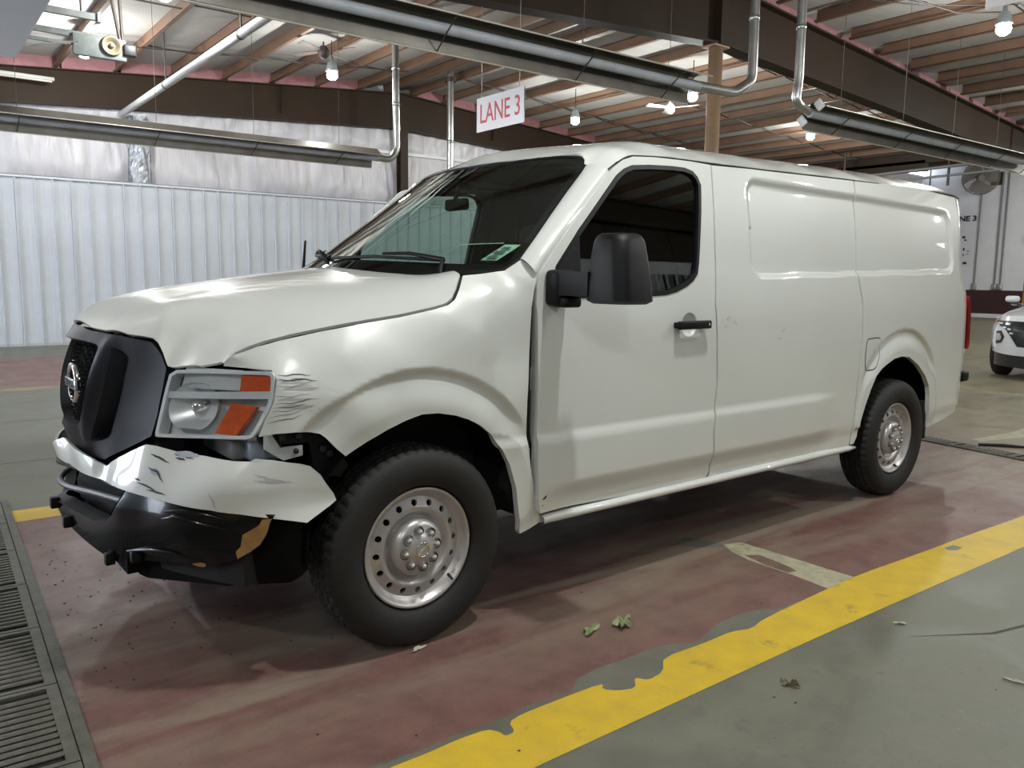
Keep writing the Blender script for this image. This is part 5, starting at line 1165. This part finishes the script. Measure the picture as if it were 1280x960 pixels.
heater('tube heater along the left wall below the brown rafter', -4.0, 5.06, 10.0, 3.385, -.40, (.6, 3.9, 5.6, 7.0, 8.4), [(5.0, 10.0, 3.37), (5.34, 10.0, 3.35), (5.46, 10.0, 3.52), (5.44, 10.0, 5.68)])
t = thing('flue_pipe', 'plain silver flue pipe dropping in front of the wall right of the brown column', 'pipe', (8.47, 13.0, 3.2))
MB().lathe([(.075, 0), (.075, 2.735)], 20, axis='z').build('pipe', M_galv, t); MB().lathe([(.075, 1.1), (.082, 1.1), (.082, 1.17), (.075, 1.17)], 20, axis='z').build('joint_band', M_galv, t)
MB().lathe([(.12, 2.40), (.12, 2.5)], 20, axis='z').build('roof_collar', M_rod, t)
# ---- hanging lane signs
M_signw = mat('white_sign_board', (.80, .78, .80), .45); M_signr = mat('red_lettering', (.58, .03, .05), .5)
def sign(label, x, y0, y1, z0, z1, txt, sy=0):
    t = thing('lane_sign', label, 'sign', (x, (y0 + y1) / 2, (z0 + z1) / 2)); w = abs(y1 - y0); h = z1 - z0
    MB().box((0, -w / 2, -h / 2), (.012, w / 2, h / 2)).build('board', M_signw, t)
    Mx_ = Matrix(((0, 0, -1, -.001), (-1, 0, 0, 0), (0, 1, 0, 0), (0, 0, 0, 1)))
    if txt: text_mesh(txt, h * .80, M_signr, t, 'lettering', Mx_ @ Matrix.Translation((0, -.004, 0)), .001, .0015, .80)
    mb = MB()
    for s_ in (-.4, .4): mb.tube([(.006, s_ * w, h / 2), (.006, s_ * w, rz(x) - (z0 + z1) / 2 + .02)], .004, 5)
    mb.build('hanger_wire', M_galv, t); return t
SIGN1 = 1
sign('white hanging sign reading LANE 3 in red letters', 4.3, 5.925, 4.985, 3.157, 3.556, 'LANE 3')
sign('white hanging sign cut off by the top right corner of the photo', 9.0, 2.17, 1.25, 4.624, 5.04, '')
# ---- pale conduit pipe running across the lane from the foil column
t = thing('conduit_pipe', 'white pipe running overhead from the foil-wrapped column', 'pipe', (2.22, 4.6, 4.43))
MB().tube([(0, 0, 0), (0, 10.5, 0)], .062, 16).build('pipe', mat('white_painted_pipe', (.44, .44, .44), .45, noise=.2, nscale=6), t)
for yy in (3.6, 7.2): MB().tube([(0, yy, .06), (0, yy, rz(2.22) - 4.43)], .012, 6).lathe([(.068, -.03), (.068, .03)], 14, (0, yy, 0), 'y').build('pipe_hanger', M_rod, t)
# ---- door opener trolley with its pulley wheel
M_gg = mat('grey_green_opener', (.20, .22, .215), .5, noise=.25, nscale=10)
t = thing('door_opener', 'grey overhead door opener with a pulley wheel at upper left', 'door opener', (.945, 9.5, 4.32))
MB().box((-2.6, -.03, .05), (-.1, .03, .12)).box((-2.6, -.02, -.06), (-.5, .02, -.02)).build('track', M_gg, t)
MB().bevbox((-.45, -.06, -.17), (.18, .02, .10), .01).build('gear_case', M_gg, t)
wh = MB().lathe([(0, -.10), (.03, -.10), (.03, -.075), (.055, -.07), (.06, -.085), (.10, -.085), (.115, -.10), (.125, -.085), (.115, -.065), (0, -.065)], 36).build('pulley_wheel', mat('brass_wheel', (.24, .20, .13), .5, metal=.4), t)
MB().bevbox((.14, -.10, -.10), (.30, .04, .05), .02).build('motor', M_blackp, t)
mb = MB()
for p, q in (((.12, 0, .1), (.02, 0, .72)), ((.15, 0, .1), (.13, 0, .72)), ((-1.7, 0, .12), (-1.7, 0, .50))): MB().tube([p, q], .022, 6).build('support_strut', M_rod, t)
MB().tube([(-2.2, 0, -.05), (-1.0, -.1, -.18), (-.4, -.1, -.02)], .012, 6).build('release_arm', M_galv, t)
t = thing('raised_door', 'white raised overhead door section at the far upper left', 'door', (-1.88, 7.15, 4.01))
MB().box((-1.6, -2.55, 0), (1.75, 2.40, .05)).build('door_section', M_liner, t); MB().box((-1.6, -2.6, .0), (1.75, -2.55, .09)).build('edge_rail', M_galv, t)
MB().box((-1.6, 2.33, .05), (1.70, 2.39, .12)).build('stiffener_rail', M_gg, t)
t = thing('track_rail', 'dark upper door track above the grey opener', 'track', (0, 9.4, 4.62)); MB().box((-3, -.03, -.03), (.82, .03, .05)).box((.78, -.05, -.05), (.82, .05, .07)).build('rail', M_gg, t); MB().tube([(-1.5, 0, .05), (-1.5, 0, .45)], .015, 6).tube([(.6, 0, .05), (.6, 0, .58)], .015, 6).build('rail_hanger', M_rod, t)
t = thing('strip_light', 'unlit strip light fixed to the brown rafter at the left edge', 'lamp', (.45, 14.85, 4.87)); MB().bevbox((-1.0, -.05, -.03), (.62, .05, .03), .008).build('housing', mat('dull_white_housing', (.5, .5, .48), .4), t); MB().lathe([(.022, -1.0), (.022, .58)], 10, (0, -.02, -.045), 'x').build('tube', M_lip, t)
# ---- fans
def ceiling_fan(label, x, y, z, m, R_=.62, n=3, rot=.3):
    t = thing('ceiling_fan', label, 'fan', (x, y, z), rot)
    MB().lathe([(0, -.12), (.05, -.12), (.10, -.06), (.10, .02), (.06, .08), (.02, .10), (0, .10)], 24, axis='z').build('motor', m, t)
    MB().tube([(0, 0, .08), (0, 0, rz(x) - z + .02)], .014, 8).build('down_rod', m, t)
    bl = MB(); bl.add([(.10, -.035, -.01), (R_, -.07, -.02), (R_ + .02, .06, .015), (.10, .035, .01), (.10, -.035, -.002), (R_, -.07, -.012), (R_ + .02, .06, .023), (.10, .035, .018)], [(0, 3, 2, 1), (4, 5, 6, 7), (0, 1, 5, 4), (1, 2, 6, 5), (2, 3, 7, 6), (3, 0, 4, 7)])
    bm_ = bl.mesh('blade', m)
    for k in range(n): o = link('blade', bm_, t); o.rotation_euler = (0, 0, 2 * PI * k / n)
ceiling_fan('brown ceiling fan above the lamp left of the silver flue', 4.79, 11.4, 5.30, mat('brown_fan', (.09, .07, .065), .45), .62, 4, .5)
ceiling_fan('white ceiling fan left of the tan column', 11.1, 9.0, 4.80, mat('white_fan', (.62, .60, .60), .5), .55, 3, .9)
M_fang = mat('dusty_fan_guard', (.20, .175, .15), .6, metal=.2)
t = thing('wall_fan', 'large round dusty fan on the white wall above the maroon panel', 'fan', (33.6, 12.77, 5.60), 0)
Mf = Matrix.Rotation(.62, 4, 'Z') @ Matrix.Rotation(-.18, 4, 'Y')
mb = MB()
for r in np.linspace(.14, .66, 9): mb.tube([Mf @ Vector((-.14 + .10 * (r / .66) ** 2, r * math.cos(a), r * math.sin(a))) for a in np.linspace(0, 2 * PI, 33)], .007 if r < .64 else .018, 5, caps=False)
for k in range(24):
    a = 2 * PI * k / 24; mb.tube([Mf @ Vector((-.14 + .10 * (r / .66) ** 2, r * math.cos(a), r * math.sin(a))) for r in (.12, .3, .5, .66)], .006, 4, caps=False)
mb.lathe([(0, -.15), (.13, -.15), (.13, -.13)], 20, (0, 0, 0), 'x') if False else None
g = mb.build('guard', M_fang, t); 
mb = MB(); mb.tube([Mf @ Vector((.16, .66 * math.cos(a), .66 * math.sin(a))) for a in np.linspace(0, 2 * PI, 33)], .016, 5, caps=False); 
for k in range(16):
    a = 2 * PI * k / 16; mb.tube([Mf @ Vector((-.04, .66 * math.cos(a), .66 * math.sin(a))), Mf @ Vector((.16, .62 * math.cos(a), .62 * math.sin(a))), Mf @ Vector((.20, .12 * math.cos(a), .12 * math.sin(a)))], .006, 4, caps=False)
mb.build('rear_guard', M_fang, t)
bl = []
for k in range(3):
    mb = MB(); vs = []; a0 = 2 * PI * k / 3
    for i in range(7):
        for j in range(4):
            r = .10 + .52 * j / 3; a = a0 + (i / 6) * 1.75 - .15 * j; vs.append(Mf @ Vector((.05 - .14 * (i / 6 - .5), r * math.cos(a), r * math.sin(a))))
    fs = [(i * 4 + j, i * 4 + j + 1, (i + 1) * 4 + j + 1, (i + 1) * 4 + j) for i in range(6) for j in range(3)]
    mb.add(vs, fs, True).build('blade', mat('grey_fan_blade', (.22, .195, .175), .5) if k == 0 else bpy.data.materials['grey_fan_blade'], t)
MB().tube([Mf @ Vector((-.10, 0, 0)), Mf @ Vector((.30, 0, 0))], .12, 16).build('motor', M_fang, t)
MB().tube([Mf @ Vector((.25, 0, 0)), (.55, -.15, 0), (.9, -.25, 0)], .05, 8).box((.80, -.45, -.25), (.9, -.05, .25)).build('wall_bracket', M_rod, t)
t = thing('small_speaker', 'small black horn speaker on a drop pole over the rear of the van roof', 'speaker', (33.4, 14.75, 4.45)); MB().lathe([(0, .25), (.12, .2), (.14, .0), (.32, -.28), (.30, -.28), (.12, .02)], 20, (0, 0, 0), 'x').build('horn', M_blackp, t); MB().tube([(.1, 0, .1), (.1, 0, rz(33.5) - 4.45 + .02)], .03, 6).build('drop_pole', M_rod, t)
# ---- conduits, boxes and notices on the far wall
XW = 34.44
def conduit(y, z0, z1, label, w=.05):
    t = thing('conduit', label, 'conduit', (XW, y, z0)); MB().tube([(0, 0, .1), (0, 0, z1 - z0)], w * .65, 8).build('pipe', bpy.data.materials.get('dull_conduit') or mat('dull_conduit', (.22, .22, .22), .5, metal=.2), t); MB().bevbox((-.06, -.10, -.12), (.03, .10, .14), .02).build('outlet_box', M_galv, t)
conduit(13.06, 1.25, 5.2, 'thin grey conduit and box under the round wall fan'); conduit(12.27, 1.25, 6.4, 'grey conduit at the right of the round wall fan, left of its pair', .06); conduit(12.05, 1.25, 6.4, 'grey conduit nearest the ochre panel on the white wall')
t = thing('wall_lettering', 'black painted lane lettering on the white far wall', 'sign', (34.465, 13.42, 4.06))
text_mesh('LANE 3', .30, M_blackp, t, 'lettering', Matrix(((0, 0, -1, 0), (-1, 0, 0, 0), (0, 1, 0, 0), (0, 0, 0, 1))) @ Matrix.Translation((-.31, 0, 0)), .001, .012, 1.15)
t = thing('notice_board', 'white notice sheet with black marks on the far wall beside the van roof', 'notice', (34.46, 13.55, 2.85)); MB().box((-.012, -.32, -.75), (.01, .35, .75)).build('sheet', mat('notice_white', (.72, .72, .74), .5), t)
mb = MB()
for (y, z, a, b) in ((.10, .45, .09, .10), (.02, .33, .06, .07), (.05, -.05, .05, .12), (-.12, -.12, .08, .03), (-.1, -.25, .07, .03), (.05, -.28, .04, .08), (.0, -.62, .12, .10)): mb.box((-.016, y - a, z - b / 2), (-.012, y + a * .3, z + b / 2))
o = mb.build('print_marks', M_blackp, t); tag(o, kind='stuff')
# ---- structure seen between van roof and right-hand heater
t = thing('pipe_rail', 'grey pipe rail hung from dark posts above the rear of the van roof', 'rail', (19.5, 8.0, 4.0))
MB().tube([(0, 6, .12), (0, -4, .34)], .04, 8).tube([(0, 6, -.1), (0, -4, .12)], .03, 8).build('rail', mat('dull_grey_rail', (.16, .16, .16), .5), t)
for yy in (4.6, 2.2, -.6, -2.8): MB().tube([(0, yy, -.2), (0, yy, rz(19.5) - 4.0 + .05)], .035, 6).build('drop_post', M_rod, t)
# ---- drop wires
t = thing('drop_cable', 'loose grey cables hanging among the purlins at the upper right', 'cable', (9.3, 3.9, 4.95))
MB().tube([(-1.2, .4, .62), (-.3, 0, .25), (.5, -.2, .40), (1.6, -.5, .30), (2.8, -.7, .5)], .012, 6).tube([(-1.0, .5, .64), (.0, .1, .32), (1.0, -.3, .33), (2.6, -.9, .52)], .010, 6).tube([(-.6, .2, .60), (.2, -.1, .38), (1.3, -.2, .45)], .014, 6).build('cable', M_rod, t)
# ---- bits on the floor
M_leaf = mat('dull_green_leaf', (.15, .21, .085), .6, noise=.5, nscale=30, color2=(.30, .32, .17)); M_leafd = mat('dry_leaf', (.20, .16, .09), .7); M_chip = mat('pale_chip', (.48, .45, .36), .6)
def leaf(name, label, cat, x, y, w, l, rot, m, seed, curl=.02, lobes=5):
    r = np.random.default_rng(seed); n = 22; t = bpy.data.meshes.new(name); rim = []
    for k in range(n):
        a = 2 * PI * k / n; q = 1 + .28 * math.cos(lobes * a + seed) + r.uniform(-.12, .12); rim.append((l * q * math.cos(a), w * q * math.sin(a), .004 + curl * (r.uniform(.2, 1)) * abs(math.sin(a * 1.5 + seed))))
    mid = [(p[0] * .5, p[1] * .5, .003 + curl * .35 * r.uniform(.2, 1)) for p in rim]; vs = rim + mid + [(0, 0, .012)]
    fs = [(k, (k + 1) % n, n + (k + 1) % n, n + k) for k in range(n)] + [(n + k, n + (k + 1) % n, 2 * n) for k in range(n)]
    vs2 = vs + [(p[0], p[1], p[2] - .0025) for p in vs]; N_ = len(vs); fs2 = fs + [tuple(i + N_ for i in reversed(f)) for f in fs] + [((k + 1) % n, k, N_ + k, N_ + (k + 1) % n) for k in range(n)]
    o = MB().add(vs2, fs2).build(name, m, None, (x, y, .0015), fix=True); o.rotation_euler = (0, 0, rot); tag(o, label, cat); return o
leaf('leaf', 'crumpled green leaf on the red floor, the larger and right one of two', 'leaf', .765, -.291, .033, .054, .7, M_leaf, 3, .035)
leaf('leaf', 'flat curled green leaf on the red floor, left one of two', 'leaf', .614, -.262, .022, .050, .45, M_leaf, 8, .022, 3)
leaf('leaf', 'tiny dry dark leaf on the bare concrete beyond the yellow line', 'leaf', .889, -.999, .012, .03, 2.2, M_leafd, 5, .03, 3)
leaf('paint_chip', 'pale paint chip on the floor just in front of the front tyre', 'chip', -.029, .005, .012, .032, .3, M_chip, 2, .006, 3)
leaf('paint_chip', 'small pale chip on the bare concrete at lower right', 'chip', 1.725, -.957, .008, .024, 2.4, M_chip, 12, .004, 3)
leaf('paint_chip', 'narrow pale sliver on the concrete at the right edge of the photo', 'chip', 1.578, -1.457, .008, .04, 1.9, M_chip, 14, .004, 2)
o = MB().tube([(-.20, 0, .012), (0, .012, .014), (.2, -.01, .012)], [.012, .016, .010], 6).build('floor_scrap', M_rubber, None, (6.09, .395, 0)); o.rotation_euler = (0, 0, -.9); tag(o, 'short black strip lying on the floor near the cross drain', 'scrap')
for (x, y, s_) in ((-.80, 1.20, .020), (-.70, .95, .014), (-.92, .70, .012), (-.40, .75, .016), (1.02, -.93, .010), (.75, -1.25, .010)): pass
mb = MB(); r = np.random.default_rng(4)
for k in range(150):
    x, y = r.uniform(-1.05, -.2), r.uniform(.25, 2.0); s_ = r.uniform(.0012, .0045)
    if k > 90: x, y = r.uniform(-.9, 4.5), r.uniform(-1.6, .6)
    if k > 125: x, y = r.uniform(-1.05, -.95), r.uniform(.2, 2.2)
    mb.box((x - s_, y - s_ * .7, 0), (x + s_, y + s_ * .7, s_ * .6), None)
o = mb.build('floor_grit', mat('dark_grit', (.06, .045, .04), .8)); tag(o, 'scatter of dark grit on the red floor under the van nose', 'grit', kind='stuff')
# ================================================================= SECOND CAR (only its front corner is in view)
M_cwhite = mat('pearl_white_car_paint', (.72, .73, .74), .28, coat=1.0)
suv = thing('suv', 'white compact SUV at the right edge facing the photographer', 'car', (12.35, 2.10, 0), .10)
def csec(x, hw, zb, zw, zs, zt, tw):
    return [(x, 0, zb), (x, hw * .86, zb), (x, hw * .97, zb + .10), (x, hw, zw), (x, hw * .985, zs - .10), (x, hw * .93, zs), (x, tw + (hw * .93 - tw) * .5, zs + (zt - zs) * .55), (x, tw, zt - .03), (x, tw * .7, zt), (x, 0, zt + .015)]
secs = []
for a in ((-.62, .80, .36, .55, .80, .90, .60), (-.45, .875, .34, .58, .87, .955, .66), (-.1, .915, .36, .62, .93, 1.02, .72), (.4, .925, .36, .64, .97, 1.07, .74), (.75, .925, .30, .64, .99, 1.10, .74), (1.6, .925, .22, .64, 1.02, 1.60, .56), (2.2, .925, .22, .64, 1.04, 1.64, .58), (3.0, .915, .26, .66, 1.08, 1.60, .56), (3.45, .88, .36, .68, 1.05, 1.25, .60), (3.62, .78, .42, .68, .95, 1.05, .58)):
    h = csec(*a); secs.append(h + [(x, -y, z) for x, y, z in reversed(h[1:-1])])
b_ = skin(MB(), secs, smooth=True).build('body', M_cwhite, suv)
try: b_.data.set_sharp_from_angle(angle=math.radians(42))
except Exception: pass
def Fx(y, z):
    q = np.abs(np.asarray(y, float)) / .92
    return -.88 + .40 * q ** 2.6 + .30 * q ** 8 - .04 * np.sin((np.asarray(z, float) - .3) * 4.5) + .32 * np.maximum(np.asarray(z, float) - .72, 0) ** 1.1
S_f = lambda y, z: (Fx(y, z), y, z)
fasc = [(-.905, .40), (-.5, .37), (0, .36), (.5, .37), (.905, .40), (.93, .60), (.90, .80), (.80, .90), (.5, .945), (0, .96), (-.5, .945), (-.80, .90), (-.90, .80), (-.93, .60)]
panel('front_fascia', fasc, S_f, M_cwhite, suv, step=.05, thick=.05, outward=FRONT)
MB().add([(-.60, -.80, .90), (-.60, .80, .90), (-.70, 0, .965), (-.45, -.85, .90), (-.45, .85, .90), (.75, -.80, 1.04), (.75, .80, 1.04), (-.45, 0, 1.0), (.75, 0, 1.10)], [(0, 3, 7, 2), (2, 7, 4, 1), (3, 5, 8, 7), (7, 8, 6, 4)], True).build('hood', M_cwhite, suv)
M_cblk = mat('gloss_black_trim', (.015, .016, .02), .25, coat=.5)
panel('lower_valance', [(-.90, .20), (0, .17), (.90, .20), (.93, .415), (.5, .365), (0, .355), (-.5, .365), (-.93, .415)], lambda y, z: (Fx(y, z) + .03, y, z), M_cblk, suv, step=.06, thick=.06, outward=FRONT)
grl = [(.0, .86), (.55, .865), (.80, .86), (.70, .79), (.58, .73), (.50, .64), (.40, .50), (0, .48)]
panel('grille', grl + [(-y, z) for y, z in reversed(grl[1:-1])], S_f, M_cblk, suv, step=.05, thick=.01, off=.008, outward=FRONT)
for sg in (1, -1):
    for k, (y0, z0, w, h) in enumerate(((.70, .825, .09, .035), (.57, .82, .07, .035), (.62, .765, .06, .03), (.54, .745, .05, .03), (.50, .69, .05, .03))):
        panel('daytime_lamp', [(sg * (y0 - w / 2), z0 - h / 2), (sg * (y0 + w / 2), z0 - h / 2 + .008), (sg * (y0 + w / 2 - .01), z0 + h / 2), (sg * (y0 - w / 2 - .01), z0 + h / 2 - .006)], S_f, M_lamprefl, suv, step=.05, thick=.004, off=.014, outward=FRONT)
    panel('headlight', [(sg * .885, .475), (sg * .86, .69), (sg * .66, .72), (sg * .60, .63), (sg * .64, .545)], S_f, M_cblk, suv, step=.05, thick=.01, off=.006, outward=FRONT)
    hl2 = panel('headlight_lens', [(sg * .74, .57), (sg * .74, .665), (sg * .68, .685), (sg * .645, .62), (sg * .665, .575)], S_f, M_lamprefl, suv, step=.05, thick=.004, off=.012, outward=FRONT)
    panel('marker_lamp', [(sg * .80, .82), (sg * .80, .865), (sg * .745, .865), (sg * .745, .835)], S_f, M_amber, suv, step=.05, thick=.004, off=.012, outward=FRONT)
    MB().bevbox((.80, sg * 1.0 - .10, 1.11), (.95, sg * 1.0 + .10, 1.215), .045, seg=3).build('door_mirror', M_cwhite, suv)
    MB().bevbox((.80, sg * .93 - .08, 1.03), (.90, sg * .93 + .08, 1.10), .015).build('mirror_foot', M_cblk, suv)
    MB().add([(1.05, sg * .865, 1.05), (3.0, sg * .86, 1.10), (2.85, sg * .61, 1.56), (1.62, sg * .60, 1.55)], [(0, 1, 2, 3)]).build('side_window', M_sg, suv)
MB().add([(.78, -.72, 1.12), (.78, .72, 1.12), (1.56, .56, 1.585), (1.56, -.56, 1.585)], [(0, 1, 2, 3)]).build('windshield', M_ws, suv)
ctyre = MB().lathe([(.23, .05), (.24, .02), (.30, .0), (.335, .015), (.352, .04), (.356, .11), (.352, .18), (.335, .205), (.30, .22), (.24, .20), (.23, .17)], 56).mesh('tyre', M_rubber)
crim = MB().lathe([(.23, .06), (.22, .03), (.20, .05), (.06, .03), (0, .025)], 40).mesh('rim', M_silver)
for (x, y, r_) in ((0, -.92, 0), (2.7, -.92, 0), (0, .92, PI), (2.7, .92, PI)):
    w = link('wheel', ctyre, suv, (x, y, .354)); w.rotation_euler = (0, 0, r_); link('rim', crim, w)
